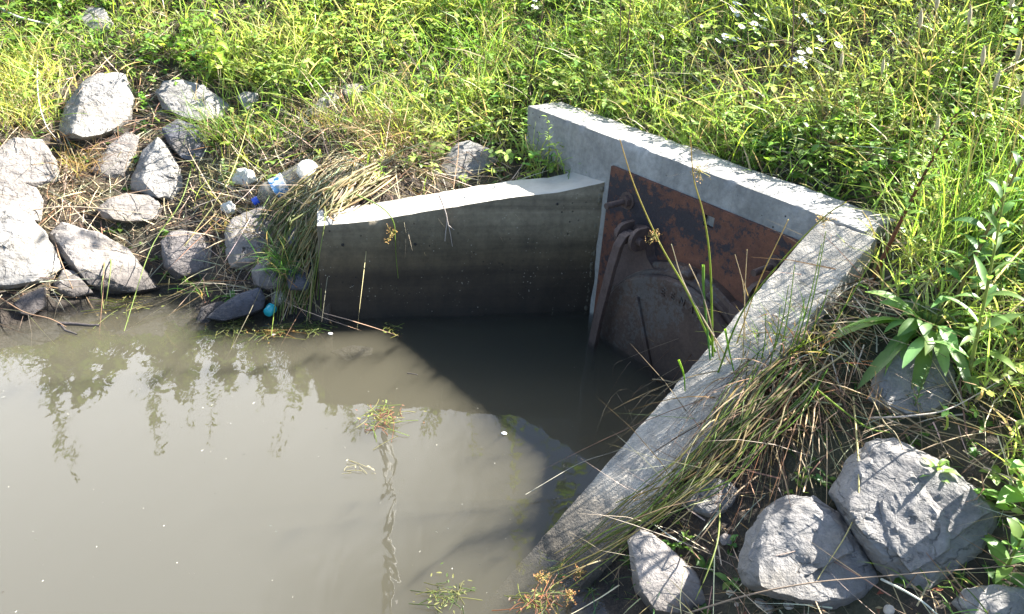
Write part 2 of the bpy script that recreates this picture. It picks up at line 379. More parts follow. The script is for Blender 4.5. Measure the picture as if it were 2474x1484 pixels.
def tube1(bag, pts, r0, r1, col, tip=None, K=None, sides=6):
    K = K or max(6, len(pts)*5); P = smooth_path(pts, K)
    tubes(bag, P[None], np.linspace(r0, r1, K)[None], np.array([col], float), sides, None if tip is None else np.array([tip], float))
def jcol(base, n, v=.25, hue=.12):
    base = np.array(base, float); k = 1+RNG.normal(size=(n, 1))*v
    return np.clip(base*np.clip(k, .4, 1.8)*(1+RNG.normal(size=(n, 3))*hue*np.array([1, .4, 1])), .004, .9)
def bmobj(name, bm, material, parent=None, smooth=True, bevel=0):
    if bevel: bmesh.ops.bevel(bm, geom=bm.edges[:], offset=bevel, segments=2, affect='EDGES', profile=.6)
    bmesh.ops.recalc_face_normals(bm, faces=bm.faces)
    me = bpy.data.meshes.new(name); bm.to_mesh(me); bm.free()
    o = link(name, me, material, parent, smooth); return o
def set_smooth_angle(o, deg=35):
    me = o.data
    bm = bmesh.new(); bm.from_mesh(me)
    for e in bm.edges:
        e.smooth = not (len(e.link_faces) == 2 and e.calc_face_angle(0) > math.radians(deg))
    bm.to_mesh(me); bm.free()

# ---------------------------------------------------------------- ground
def axis(lo, hi, step, far, ratio=1.35):
    a = list(np.arange(lo, hi+1e-6, step)); s = step; x = lo
    L = []
    while x > -far: s *= ratio; x -= s; L.append(x)
    H = []; s = step; x = a[-1]
    while x < far: s *= ratio; x += s; H.append(x)
    return np.array(L[::-1]+a+H)
gx = axis(-3.0, 2.6, .024, 150); gy = axis(.6, 5.0, .024, 150)
X, Y = np.meshgrid(gx, gy); Z = height(X, Y)
V = np.stack([X, Y, Z], -1).reshape(-1, 3); nx = len(gx); ny = len(gy)
i = (np.arange(ny-1)[:, None]*nx+np.arange(nx-1)[None]).ravel()
ground = link('ground', npmesh('ground', V, np.stack([i, i+1, i+nx+1, i+nx], -1)), M_soil); tag(ground, kind='structure')

# ---------------------------------------------------------------- water (murky, with the bank's mirror image in it)
def watermat():
    m, nt, b = mat('murky_water'); nt.nodes.remove(b); out = nt.nodes['Material Output']
    tr = nt.nodes.new('ShaderNodeBsdfTransparent'); tr.inputs[0].default_value = (.97, .97, .96, 1)
    gl = nt.nodes.new('ShaderNodeBsdfGlossy'); gl.inputs['Roughness'].default_value = 0.012
    fr = nt.nodes.new('ShaderNodeFresnel'); fr.inputs['IOR'].default_value = 1.37
    bp = nt.nodes.new('ShaderNodeBump'); bp.inputs['Strength'].default_value = .32; bp.inputs['Distance'].default_value = .004
    nt.links.new(ns(nt, pos(nt, (1, .45, 1)), 9, 3, .5, .4), bp.inputs['Height'])
    nt.links.new(bp.outputs[0], gl.inputs['Normal']); nt.links.new(bp.outputs[0], fr.inputs['Normal'])
    ge = nt.nodes.new('ShaderNodeNewGeometry'); mu = nt.nodes.new('ShaderNodeMath'); mu.operation = 'MULTIPLY'
    inv = nt.nodes.new('ShaderNodeMath'); inv.operation = 'SUBTRACT'; inv.inputs[0].default_value = 1; nt.links.new(ge.outputs['Backfacing'], inv.inputs[1])
    nt.links.new(fr.outputs[0], mu.inputs[0]); nt.links.new(inv.outputs[0], mu.inputs[1])
    ms = nt.nodes.new('ShaderNodeMixShader'); nt.links.new(mu.outputs[0], ms.inputs[0]); nt.links.new(tr.outputs[0], ms.inputs[1]); nt.links.new(gl.outputs[0], ms.inputs[2])
    nt.links.new(ms.outputs[0], out.inputs[0])
    DN = 11.0; sc = nt.nodes.new('ShaderNodeVolumeScatter'); sc.inputs['Color'].default_value = (.245, .226, .168, 1); sc.inputs['Density'].default_value = DN; sc.inputs['Anisotropy'].default_value = .2
    ab = nt.nodes.new('ShaderNodeVolumeAbsorption'); ab.inputs['Color'].default_value = (.30, .29, .24, 1); ab.inputs['Density'].default_value = DN
    ad = nt.nodes.new('ShaderNodeAddShader'); nt.links.new(sc.outputs[0], ad.inputs[0]); nt.links.new(ab.outputs[0], ad.inputs[1]); nt.links.new(ad.outputs[0], out.inputs['Volume'])
    return m
bm = bmesh.new(); bmesh.ops.create_cube(bm, size=1, matrix=Matrix.Translation((-10, -5, -.75)) @ Matrix.Diagonal((80, 40, 1.5, 1)))
water = bmobj('water', bm, watermat(), smooth=False); tag(water, kind='structure')
SC.cycles.volume_bounces = 3

# ---------------------------------------------------------------- walls
def gridbox(name, fn, nu, nv, nw, material, amp=.003, chip=.006, cscale=14, seed=0):
    """fn(u,v,w)->xyz over the unit box's surface, roughened with noise, edges chipped"""
    idx = {}; V = []; F = []; E = []
    def vid(i, j, k):
        if (i, j, k) not in idx:
            idx[(i, j, k)] = len(V); V.append(fn(i/nu, j/nv, k/nw)); E.append(sum((i in (0, nu), j in (0, nv), k in (0, nw))))
        return idx[(i, j, k)]
    for (a, b, c, n1, n2) in ((0, 1, 2, nu, nv), (0, 2, 1, nu, nw), (1, 2, 0, nv, nw)):
        n3 = (nu, nv, nw)[c]
        for s in (0, n3):
            for p in range(n1):
                for q in range(n2):
                    quad = []
                    for (dp, dq) in ((0, 0), (1, 0), (1, 1), (0, 1)):
                        t = [0, 0, 0]; t[a] = p+dp; t[b] = q+dq; t[c] = s; quad.append(vid(*t))
                    F.append(quad)
    bm = bmesh.new(); vs = [bm.verts.new(v) for v in V]
    for f in F: bm.faces.new([vs[k] for k in f])
    bmesh.ops.recalc_face_normals(bm, faces=bm.faces); bm.normal_update()
    for v, e in zip(vs, E):
        n = v.normal; q = v.co*cscale+Vector((seed, seed*2, 0))
        d = mnoise.fractal(q, 1.0, 2.0, 4)*amp
        if e >= 2: d -= chip*(.5+max(0, mnoise.noise(v.co*32+Vector((seed, 0, 0)))*1.6+mnoise.noise(v.co*9)*.8))
        v.co += n*d
    o = bmobj(name, bm, material); set_smooth_angle(o, 40); return recentre(o)
# left wing wall: top rises towards the headwall in a slight S
_lt = np.array([0, .205, .34, .496, .68, .84, 1.0]); _lz = np.array([.243, .255, .272, .289, .309, .32, .344])*S
LD = (J_-A_)
def f_left(u, v, w):
    uu = u*1.03
    p = A_+LD*uu+LN*(.004+v*.155)
    zt = np.interp(uu, _lt, _lz)+.004*v
    return (p[0], p[1], -.45+(zt+.45)*w)
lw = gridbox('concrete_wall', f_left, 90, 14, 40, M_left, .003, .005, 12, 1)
tag(lw, 'weathered dark stained concrete wing wall left of the rusty gate, lit top edge', 'concrete wall', 'concrete walls of the outlet')
def f_head(u, v, w):
    Lh = np.linalg.norm(C_-D_)
    p = D_+HO*(u*(Lh+.135))+HB*(v*.168-.0)
    if v < .5 : p = p
    zt = HZ
    e = 0.0
    return (p[0]-HO[0]*e, p[1]-HO[1]*e, -.45+(zt+.45)*w)
hwl = gridbox('concrete_wall', f_head, 110, 16, 36, M_head, .0035, .006, 11, 5)
tag(hwl, 'pale grey concrete headwall carrying the rusty gate, highest of the walls', 'concrete wall', 'concrete walls of the outlet')
def f_wing(u, v, w):
    s = u*1.28*WL*S+.002
    p = C_+WDR*s+HO*(v*.178)
    zt = HZ-.001-s*WSL
    zb = min(-.5, zt-.25)
    return (p[0], p[1], zb+(zt-zb)*w)
rw = gridbox('concrete_wall', f_wing, 150, 26, 26, M_wing, .0035, .011, 34, 9)
tag(rw, 'rough pebbly sloping concrete wing wall running down into the water on the right', 'concrete wall', 'concrete walls of the outlet')

# ---------------------------------------------------------------- flap gate, in the headwall's frame (a along wall from C, z up, n out over the water)
def HW(a, z, n): 
    p = C_+HO*(a*S)-HB*(n*S); return Vector((p[0], p[1], z*S))
gate = empty('flap_gate', HW(-.26, 0, 0), 'rusty iron flap gate bolted to the concrete headwall, half under water', 'flap gate')
def prism(poly, n0, n1):
    bm = bmesh.new(); a = [bm.verts.new(HW(x, z, n0)) for x, z in poly]; b = [bm.verts.new(HW(x, z, n1)) for x, z in poly]
    bm.faces.new(a); bm.faces.new(b[::-1])
    for i in range(len(poly)): j = (i+1) % len(poly); bm.faces.new((a[i], b[i], b[j], a[j]))
    return bm
# plate: ring of quads round the small square hole
def plate():
    xs = [-.535, -.252, -.226, -.022]; zs = [-.25, .347, .371, .392]; bm = bmesh.new(); g = {}
    for n, nn in ((0, .0015), (1, .0105)):
        for i, x in enumerate(xs):
            for j, z in enumerate(zs): g[n, i, j] = bm.verts.new(HW(x, z, nn))
    for i in range(3):
        for j in range(3):
            if (i, j) == (1, 1): continue
            for n in (0, 1): bm.faces.new([g[n, i, j], g[n, i+1, j], g[n, i+1, j+1], g[n, i, j+1]])
    for i in range(3):
        for j in (0, 3): bm.faces.new([g[0, i, j], g[0, i+1, j], g[1, i+1, j], g[1, i, j]])
    for j in range(3):
        for i in (0, 3): bm.faces.new([g[0, i, j], g[0, i, j+1], g[1, i, j+1], g[1, i, j]])
    for (p, q) in (((1, 1), (2, 1)), ((2, 1), (2, 2)), ((2, 2), (1, 2)), ((1, 2), (1, 1))):
        bm.faces.new([g[0, p[0], p[1]], g[0, q[0], q[1]], g[1, q[0], q[1]], g[1, p[0], p[1]]])
    return bm
pl = bmobj('plate', plate(), M_plate, gate, smooth=False)
tag(pl, 'square rust orange plate with flaking dark paint')
CX, CZ = -.250, .0
def lathe_gate(prof, cx=CX, cz=CZ, seg=96):
    bm = bmesh.new(); rings = []
    for (r, n) in prof:
        rings.append([bm.verts.new(HW(cx+r*math.cos(2*math.pi*k/seg), cz+r*math.sin(2*math.pi*k/seg), n)) for k in range(seg)] if r > 1e-5 else [bm.verts.new(HW(cx, cz, n))])
    for a, b in zip(rings[:-1], rings[1:]):
        for k in range(seg):
            k2 = (k+1) % seg
            if len(b) == 1: bm.faces.new((a[k], a[k2], b[0]))
            else: bm.faces.new((a[k], a[k2], b[k2], b[k]))
    return bm
ring = bmobj('seat_ring', lathe_gate([(.248, .008), (.248, .030), (.244, .034), (.236, .036), (.232, .044), (.222, .047), (.19, .047), (.19, .008)]), M_disc, gate); set_smooth_angle(ring, 30)
def dome(r): return .066+.006*(1-(r/.205)**2)
prof = [(.190, .048), (.222, .049), (.225, .052), (.225, .060), (.221, .066), (.213, .0675), (.206, .0665)]+[(r, dome(r)) for r in (.195, .17, .15, .14)]+[(.12, dome(.12)), (.09, dome(.09)), (.05, dome(.05)), (0, dome(0))]
disc = bmobj('flap_disc', lathe_gate(prof), M_disc, gate); set_smooth_angle(disc, 40)
tag(disc, 'domed grey brown iron disc with raised lettering')
def bar3(bm, p, q, w, t, up):
    p, q = Vector(p), Vector(q); d = (q-p).normalized(); s = d.cross(up).normalized(); n = s.cross(d)
    v = [bm.verts.new(c+s*a*w/2+n*b*t/2) for c in (p, q) for a, b in ((-1, -1), (1, -1), (1, 1), (-1, 1))]
    for f in ((0, 1, 2, 3), (7, 6, 5, 4), (0, 4, 5, 1), (1, 5, 6, 2), (2, 6, 7, 3), (3, 7, 4, 0)): bm.faces.new([v[k] for k in f])
NOUT = Vector((-HB[0], -HB[1], 0))
for sgn, nm in ((1, 'rib'),):
    bm = bmesh.new(); bar3(bm, HW(-.352, .150, .070), HW(-.262, -.03, .074), .014, .018, NOUT)
    bmobj(nm, bm, M_disc, disc, bevel=.004)
# lettering cast round the rim of the disc
def letters(txt, a0, da, rad, size):
    for k, ch in enumerate(txt):
        if ch == ' ': continue
        fc = bpy.data.curves.new('letter', 'FONT'); fc.body = ch; fc.size = size; fc.extrude = .0035; fc.align_x = 'CENTER'; fc.bevel_depth = .0006
        t = bpy.data.objects.new('letter_tmp', fc); COL.objects.link(t); bpy.context.view_layer.update()
        me = bpy.data.meshes.new_from_object(t.evaluated_get(bpy.context.evaluated_depsgraph_get())); bpy.data.objects.remove(t)
        an = a0-k*da; r = rad
        er = Vector((HO[0]*math.cos(an), HO[1]*math.cos(an), math.sin(an))); et = Vector((HO[0]*math.sin(an), HO[1]*math.sin(an), -math.cos(an)))
        slope = .012*r/.205**2; nn = (NOUT+er*slope).normalized(); er2 = (er-nn*er.dot(nn)).normalized()
        mt = Matrix((et, er2, nn)).transposed().to_4x4()
        mt.translation = HW(CX+r*math.cos(an), CZ+r*math.sin(an), dome(r)+.001)
        me.transform(mt); yield me
for txt_, a0_ in (('EENAR', 100), ('MON CO', 56)):
    bm = bmesh.new()
    for me in letters(txt_, math.radians(a0_), math.radians(8.2), .185, .033): bm.from_mesh(me)
    bmobj('lettering', bm, M_disc, disc, smooth=False)
for sg, x0 in ((-1, -.470), (1, -.064)):
    bm = bmesh.new()
    # bracket casting rising from the ring to the hinge lug
    poly = [(-.478, .13), (-.470, .20), (-.452, .262), (-.436, .285), (-.410, .293), (-.392, .285), (-.384, .262), (-.374, .232), (-.352, .214), (-.318, .222), (-.33, .17), (-.40, .12)]
    poly = [(x+.006, z) for x, z in poly]
    if sg > 0: poly = [(2*CX-x+.055, z) for x, z in poly][::-1]+[(-.16, .15), (-.135, .208)][:0]
    br = bmobj('hinge_bracket', prism(poly, .010, .040), M_arm, gate, bevel=.004, smooth=False)
    cx = -.402 if sg < 0 else 2*CX+.402+.055
    # lug ears
    for e in (-.022, .022):
        b2 = bmesh.new(); m4 = 20
        ringv = []
        for n in (0, 1):
            pts = []
            for k in range(m4+1):
                an = -math.pi/2+math.pi*k/m4; pts.append((.062+.026*math.cos(an), .276+.026*math.sin(an)))
            pts = [(.034, .250)]+pts+[(.034, .302)]
            ringv.append([b2.verts.new(HW(cx+e+(.005 if n else -.005), z, nn)) for nn, z in pts])
        a, b = ringv; b2.faces.new(a); b2.faces.new(b[::-1])
        for k in range(len(a)): k2 = (k+1) % len(a); b2.faces.new((a[k], b[k], b[k2], a[k2]))
        bmobj('lug', b2, M_arm, br, smooth=False)
    def rod(p, q, r, name, par, sides=16, m=M_arm):
        p, q = Vector(p), Vector(q); d = q-p; b3 = bmesh.new()
        bmesh.ops.create_cone(b3, cap_ends=True, segments=sides, radius1=r, radius2=r, depth=d.length)
        b3.transform(Matrix.Translation((p+q)/2) @ d.to_track_quat('Z', 'Y').to_matrix().to_4x4())
        o = bmobj(name, b3, m, par); set_smooth_angle(o, 30); return o
    rod(HW(cx-.040, .276, .066), HW(cx+.040, .276, .066), .012*S/1.3, 'hinge_pin', br)
    # swing arm, a flat bar bent over the pin and hanging down beside the disc
    b4 = bmesh.new(); path = [(.0, .280, .048), (0, .289, .064), (-.002, .283, .080), (-.007, .258, .090), (-.014, .20, .096), (-.022, .13, .099), (-.031, .06, .101), (-.036, .0, .102), (-.040, -.08, .102)]
    prev = None
    for (da, z, n) in path:
        c = HW(cx+(da if sg < 0 else -da), z, n); w = HO3 = Vector((HO[0], HO[1], 0)); nn = NOUT
        k = [b4.verts.new(c+w*s1*.0165+nn*s2*.010) for s1, s2 in ((-1, -1), (1, -1), (1, 1), (-1, 1))]
        if prev:
            for t in range(4): b4.faces.new((prev[t], prev[(t+1) % 4], k[(t+1) % 4], k[t]))
        else: b4.faces.new(k[::-1])
        prev = k
    b4.faces.new(prev); arm = bmobj('swing_arm', b4, M_arm, gate, smooth=False, bevel=.003)
    # anchor bolt and its nut
    bo = rod(HW(x0, .329, .002), HW(x0-.002, .327, .078), .0105, 'anchor_bolt', gate)
    rod(HW(x0, .329, .012), HW(x0, .329, .026), .022, 'nut', bo, 6)
    rod(HW(x0, .329, .0105), HW(x0, .329, .014), .031, 'washer', bo, 20)
bm = bmesh.new(); bmesh.ops.create_icosphere(bm, subdivisions=3, radius=.028)
bm.transform(Matrix.Translation(HW(CX+.002, .243, .036)) @ Matrix.Diagonal((1, 1, .8, 1))); bmobj('boss', bm, M_disc, gate)
# dark crusty joint between left wall and headwall, and the tie line, as mortar runs that belong to the wall
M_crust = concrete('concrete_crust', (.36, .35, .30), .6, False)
def crust(u, w0, name='mortar_seam', wid=.009):
    bm = bmesh.new()
    for k in range(70):
        z = random.uniform(-.02, w0); p = A_+LD*(u-.0006*(w0-z)*100*.16)+LN*.004; r = random.uniform(.3, 1)*wid
        bmesh.ops.create_icosphere(bm, subdivisions=1, radius=r, matrix=Matrix.Translation((p[0]+random.gauss(0, wid*.25), p[1]+random.uniform(0, .004), z)) @ Matrix.Diagonal((.8, .35, 1.3, 1)))
    return bm
for u, w0, wd_ in ((.856, .40, .004), (.985, .49, .010)):
    bm = crust(u, w0, wid=wd_); bmesh.ops.recalc_face_normals(bm, faces=bm.faces); me = bpy.data.meshes.new('mortar_seam'); bm.to_mesh(me); bm.free()
    link('mortar_seam', me, M_crust, lw)

# ---------------------------------------------------------------- rocks
VB = np.array([0, -.80, .60]); UPN = np.array([0, -.45, .89])
ROCKS = []
def rock(outline, label, material, thick=.45, peaks=(), seed=0, lift=.03, nmix=.5, anchor=None, cat='rock', name='rock', rough=1.0, z=None, group='riprap rocks on the bank', slabs=(), grow=1.05):
    rnd = random.Random(seed*7+3); o = np.array(outline, float); c = o.mean(0); o = c+(o-c)*grow
    if z is None: P0 = hit1(*(anchor or c)) if anchor is None else hit1(*anchor)
    else: P0 = at_z(c[0], c[1], z)
    ROCKS.append((c+(o-c)*1.02+[0, 10]))
    vb = nrm(CAMP-P0); n = nrm(vb*nmix+UPN*(1-nmix)); P0 = P0+n*lift
    pts = at_plane(o[:, 0], o[:, 1], P0, n); ctr = pts.mean(0); size = np.linalg.norm(pts-ctr, axis=1).mean()
    T = thick*size; hull = [p for p in pts]; tilt = Vector((rnd.uniform(-.3, .1), rnd.uniform(-.1, .1), rnd.uniform(-.45, -.15))); shift = np.array([0, -.10, -.16])*size
    for p in pts:
        hull.append(ctr+(p-ctr)*rnd.uniform(.86, .96)+vb*T*rnd.uniform(.15, .45))
        if rnd.random() < .75: hull.append(ctr+(p-ctr)*rnd.uniform(.55, .72)+shift+vb*T*(.72+tilt.dot(Vector((p-ctr)/size))))
        hull.append(ctr+(p-ctr)*rnd.uniform(.75, .9)-n*T*rnd.uniform(.5, .9))
    hull.append(ctr-n*T*1.3)
    for (px, py, h) in peaks:
        q = at_plane(np.array(px, float), np.array(py, float), P0, n); d = nrm(CAMP-q); hull.append(q+d*min(h*.8, thick*.85)*size) if seed in (1, 31, 2) else None
    hulls = [hull]
    for (so, h0, th_) in slabs:
        so = np.array(so, float); q = at_plane(so[:, 0], so[:, 1], P0, n); cq = q.mean(0); hl = []
        for p in q:
            d = nrm(CAMP-p); hl.append(p+d*h0*size*.2); hl.append(p+d*h0*size+(cq-p)*.04); hl.append(cq+(p-cq)*.86+d*(h0+th_*rnd.uniform(.8, 1.1))*size+shift*.4)
        hulls.append(hl)
    bm = bmesh.new()
    for hl in hulls:
        b1_ = bmesh.new()
        for p in hl: b1_.verts.new(p)
        r = bmesh.ops.convex_hull(b1_, input=b1_.verts)
        bmesh.ops.delete(b1_, geom=list({e for e in r['geom_interior']+r['geom_unused'] if isinstance(e, bmesh.types.BMVert)}), context='VERTS')
        bmesh.ops.triangulate(b1_, faces=b1_.faces); target = max(.009, size*.05)
        for it in range(6):
            le = [e for e in b1_.edges if e.calc_length() > target*1.6]
            if not le: break
            bmesh.ops.subdivide_edges(b1_, edges=le, cuts=1); bmesh.ops.triangulate(b1_, faces=b1_.faces)
        bmesh.ops.smooth_vert(b1_, verts=b1_.verts, factor=.22, use_axis_x=True, use_axis_y=True, use_axis_z=True)
        b1_.normal_update(); sd = Vector((seed*3.1, seed*1.7, seed*.9)); s = size; bed = Vector((.55, -.25, .8))
        for v in b1_.verts:
            q = v.co
            d = mnoise.ridged_multi_fractal(q*(1.6/s)+sd, 1.0, 2.1, 4, 1.0, 2.0)-1.1
            d2 = mnoise.fractal(q*(6/s)+sd, .8, 2.0, 4); d3 = mnoise.fractal(q*(17/s)+sd, .8, 2.0, 3)
            u = mnoise.noise(q*(.9/s)+sd)*2.4+q.dot(bed)/s*3.0; fr = u-math.floor(u)
            cell = mnoise.cell(q*(2.2/s)+sd+Vector((d2, d3, 0))*.12)
            v.co += v.normal*(s*rough*(d*.010+d2*.018+d3*.014+(cell-.5)*.007+(.5-fr if fr > .1 else fr*5)*.020))
        tm = bpy.data.meshes.new('tmp'); b1_.to_mesh(tm); b1_.free(); bm.from_mesh(tm); bpy.data.meshes.remove(tm)
    ob = bmobj(name, bm, material); set_smooth_angle(ob, 32); recentre(ob)
    return tag(ob, label, cat, group)
LGr = 'riprap rocks along the left bank'; RGr = 'rocks beside the right wing wall'
R = rock
R([(-110,520),(0,497),(55,512),(105,560),(152,645),(110,680),(40,700),(-120,700)], 'big white sunlit boulder cut by the left edge at the waterline', MR_pale, .7, [(20,600,.75),(110,640,.4),(-40,640,.8),(60,560,.55)], 1, group=LGr)
R([(122,565),(152,540),(240,565),(310,605),(350,655),(385,697),(345,708),(250,708),(200,685),(165,630),(130,595)], 'long brown faced boulder at the waterline, right of the big white one', MR_warm, .6, [(200,580,.35),(180,640,.65),(320,640,.4),(300,690,.6)], 2, group=LGr)
R([(390,585),(412,562),(440,554),(492,570),(518,602),(528,648),(500,672),(430,678),(398,645)], 'rounded dark faced boulder standing between straw and water', MR_brown, .6, [(450,580,.3),(500,600,.3),(440,640,.6)], 3, group=LGr)
R([(128,690),(152,652),(178,655),(226,708),(180,718),(140,715)], 'small wedge stone below the brown faced boulder', MR_warm, .5, [(170,680,.5)], 4, group=LGr)
R([(30,735),(60,712),(110,692),(112,740),(78,764),(40,758)], 'small straw covered stone standing in the water at far left', MR_brown, .6, [(90,715,.5)], 5, group=LGr)
R([(142,325),(160,255),(200,200),(240,178),(300,182),(322,240),(315,290),(285,318),(240,332),(185,338)], 'tall angular white rock under the weeds, uppermost of the left rocks', MR_pale, .75, [(215,240,.6),(225,300,.6),(290,210,.3),(180,290,.4)], 6, group=LGr)
R([(378,225),(400,197),(440,194),(490,207),(556,255),(545,290),(495,302),(440,285),(395,262)], 'long grey rock lying right of the tall white rock', MR_pale, .55, [(430,220,.4),(500,270,.45),(440,270,.5)], 7, group=LGr)
R([(392,312),(430,290),(480,305),(496,345),(495,382),(470,396),(435,378),(405,345)], 'shaded blue grey rock tucked under the long grey rock', MR_dark, .5, [(450,330,.4)], 8, group=LGr)
R([(315,455),(322,425),(345,368),(380,334),(400,350),(432,402),(447,450),(420,484),(385,480),(350,462)], 'pointed pale rock with a ledge across its face in the middle of the bank', MR_pale, .6, [(375,390,.5),(345,440,.4),(415,440,.5)], 9, group=LGr, slabs=[([(350,380),(380,345),(415,385),(430,430),(380,420),(340,400)], .30, .12)])
R([(220,410),(262,355),(305,320),(336,332),(325,380),(300,430),(255,440)], 'flat dusty slab half buried in straw left of the pointed rock', MR_warm, .3, [], 10, group=LGr)
R([(235,505),(265,480),(305,468),(365,474),(392,500),(375,530),(300,535),(250,528)], 'low rounded stone draped with dry straw', MR_warm, .5, [(310,490,.4)], 11, group=LGr)
R([(-60,400),(0,365),(35,335),(100,340),(135,390),(142,435),(95,455),(40,440),(-40,450)], 'pinkish flat rock at the left edge above the two white boulders', MR_warm, .45, [(60,370,.4),(40,420,.4)], 12, group=LGr)
R([(-60,450),(40,436),(85,455),(104,485),(96,535),(45,518),(-60,505)], 'pinkish rock sandwiched between flat rock and big white boulder', MR_warm, .55, [(30,470,.5)], 13, group=LGr)
R([(545,560),(560,530),(640,497),(668,520),(660,570),(640,630),(600,650),(558,645),(548,610)], 'blocky straw strewn rock below the plastic bottle', MR_warm, .5, [(600,540,.45),(580,600,.5)], 14, group=LGr)
R([(608,655),(640,620),(685,628),(700,655),(690,690),(650,702),(615,688)], 'small block with a bright top and dark front near the water', MR_brown, .7, [(640,640,.5),(680,650,.4)], 15, group=LGr)
R([(690,580),(712,550),(752,528),(770,545),(762,575),(710,602)], 'dark boulder behind the rushes beside the wing wall end', MR_dark, .6, [(725,565,.4)], 16, group=LGr)
R([(500,768),(530,740),(575,712),(628,694),(640,720),(636,745),(600,760),(530,775)], 'wet black wedge shaped rock lying in the water by the wall', MR_dark, .55, [(590,715,.4),(570,745,.5)], 17, z=.03, group=LGr)
R([(1062,408),(1085,365),(1108,347),(1135,341),(1180,360),(1200,388),(1180,412),(1130,436),(1080,432)], 'lone blue grey rock behind the left wing wall', MR_blue, .6, [(1130,365,.45),(1110,410,.5)], 18, group=LGr)
R([(574,232),(590,222),(622,225),(626,245),(602,270),(586,260)], 'small smooth white stone between grass tufts', MR_pale, .5, [], 19, group=LGr, rough=.5)
R([(738,278),(770,240),(800,221),(822,236),(800,258),(756,284)], 'narrow white slab leaning in the grass', MR_pale, .35, [], 20, group=LGr)
R([(820,222),(832,206),(862,202),(888,215),(870,232),(840,236)], 'small rounded grey stone behind the white slab', MR_warm, .5, [], 21, group=LGr)
R([(188,45),(215,20),(250,20),(275,60),(262,80),(225,72)], 'glaring white rock high in the weeds at upper left', MR_pale, .5, [], 22, group=LGr)
R([(470,782),(488,742),(530,728),(560,735),(530,760),(500,785)], 'brown slab sloping under the water beside the black wedge rock', MR_brown, .3, [], 23, z=.0, group=LGr)
R([(690,655),(720,610),(765,600),(772,660),(740,700),(700,700)], 'dark block behind the rushes at the foot of the wall', MR_dark, .5, [], 24, group=LGr)
R([(1520,1310),(1545,1278),(1575,1290),(1640,1345),(1690,1395),(1703,1455),(1650,1492),(1580,1480),(1535,1425)], 'rounded boulder with a brilliant white top and brown foot', MR_warm, .6, [(1570,1310,.3),(1640,1380,.5),(1600,1440,.55)], 31, group=RGr)
R([(1778,1375),(1800,1285),(1850,1225),(1900,1195),(1965,1195),(2030,1240),(2075,1300),(2125,1405),(2090,1448),(2010,1476),(1940,1450),(1850,1442),(1790,1412)], 'grey boulder shaped like a rounded triangle above the pebbles', MR_blue, .6, [(1920,1230,.35),(1870,1340,.5),(2040,1330,.4),(1960,1420,.45)], 32, group=RGr, grow=1.0, slabs=[([(1800,1350),(1840,1260),(1905,1215),(1970,1215),(2040,1270),(2070,1330),(1960,1390),(1880,1420)], .32, .10)])
R([(2003,1190),(2050,1105),(2105,1060),(2160,1058),(2240,1095),(2330,1150),(2418,1232),(2385,1330),(2310,1375),(2235,1455),(2185,1440),(2110,1370),(2050,1275)], 'largest boulder, blue grey with stepped ledges, at lower right', MR_blue, .62, [(2100,1110,.3),(2150,1250,.45),(2310,1300,.6),(2220,1370,.5),(2350,1220,.3)], 33, group=RGr, grow=1.0, slabs=[([(2062,1120),(2130,1064),(2235,1100),(2330,1155),(2405,1235),(2330,1290),(2290,1320),(2195,1385),(2120,1280),(2058,1200)], .30, .10), ([(2110,1190),(2200,1130),(2300,1250),(2300,1330),(2200,1390),(2130,1290)], .40, .09)])
R([(2100,965),(2110,920),(2150,858),(2235,822),(2290,850),(2305,910),(2298,960),(2260,1010),(2180,1010)], 'smooth grey rock below the broad leaved plant', MR_blue, .4, [(2200,880,.3),(2160,960,.35)], 34, group=RGr, rough=.7)
R([(1645,1200),(1660,1165),(1690,1150),(1760,1158),(1792,1190),(1765,1235),(1715,1252),(1665,1235)], 'small grey stone under the flattened rushes', MR_blue, .6, [(1700,1170,.4),(1700,1220,.45)], 35, group=RGr, grow=1.0)
R([(2300,1455),(2330,1425),(2400,1412),(2490,1425),(2500,1500),(2350,1510)], 'partly hidden grey rock in the bottom right corner', MR_blue, .45, [], 36, group=RGr)
R([(1735,1300),(1750,1288),(1772,1296),(1768,1316),(1745,1318)], 'small brown stone in the dirt above the rounded triangle boulder', MR_brown, .5, [], 37, group=RGr)
rock([(800,850),(850,835),(900,840),(895,860),(830,872)], 'orange brown stone showing faintly under the murky water by the wall', MR_brown, .4, [], 38, z=-.065, group='sunken stones')

# pebbles
M_peb = rockmat('pebble', (.55, .50, .42), (.42, .36, .28))
pebs = [(1765,1435,9),(1790,1440,7),(1812,1425,6),(1838,1462,14),(1870,1455,9),(1858,1475,13),(1905,1465,12),(1925,1452,8),(1950,1440,7),(1985,1467,9),(2003,1465,6),(2150,1478,15),(1780,1462,6),(1800,1478,8),(1895,1440,5),(1960,1470,6)]
for k, (px, py, r) in enumerate(pebs):
    p = hit1(px, py); s = r*1.05/FP*np.linalg.norm(p-CAMP)
    bm = bmesh.new(); bmesh.ops.create_icosphere(bm, subdivisions=3, radius=s)
    sc = (random.uniform(.85, 1.25), random.uniform(.7, 1), random.uniform(.5, .7))
    for v in bm.verts:
        v.co = Vector((v.co.x*sc[0], v.co.y*sc[1], v.co.z*sc[2]))*(1+.12*mnoise.noise(v.co/s*.9+Vector((k*5, 0, 0))))
    bm.transform(Matrix.Translation(Vector(p)+Vector((0, 0, s*.25))) @ Matrix.Rotation(random.random()*3, 4, 'Z'))
    o = recentre(bmobj('pebble', bm, M_peb)); tag(o, 'small cream river pebble in the dirt below the grey boulders', 'pebble', 'cream pebbles at the lower right')

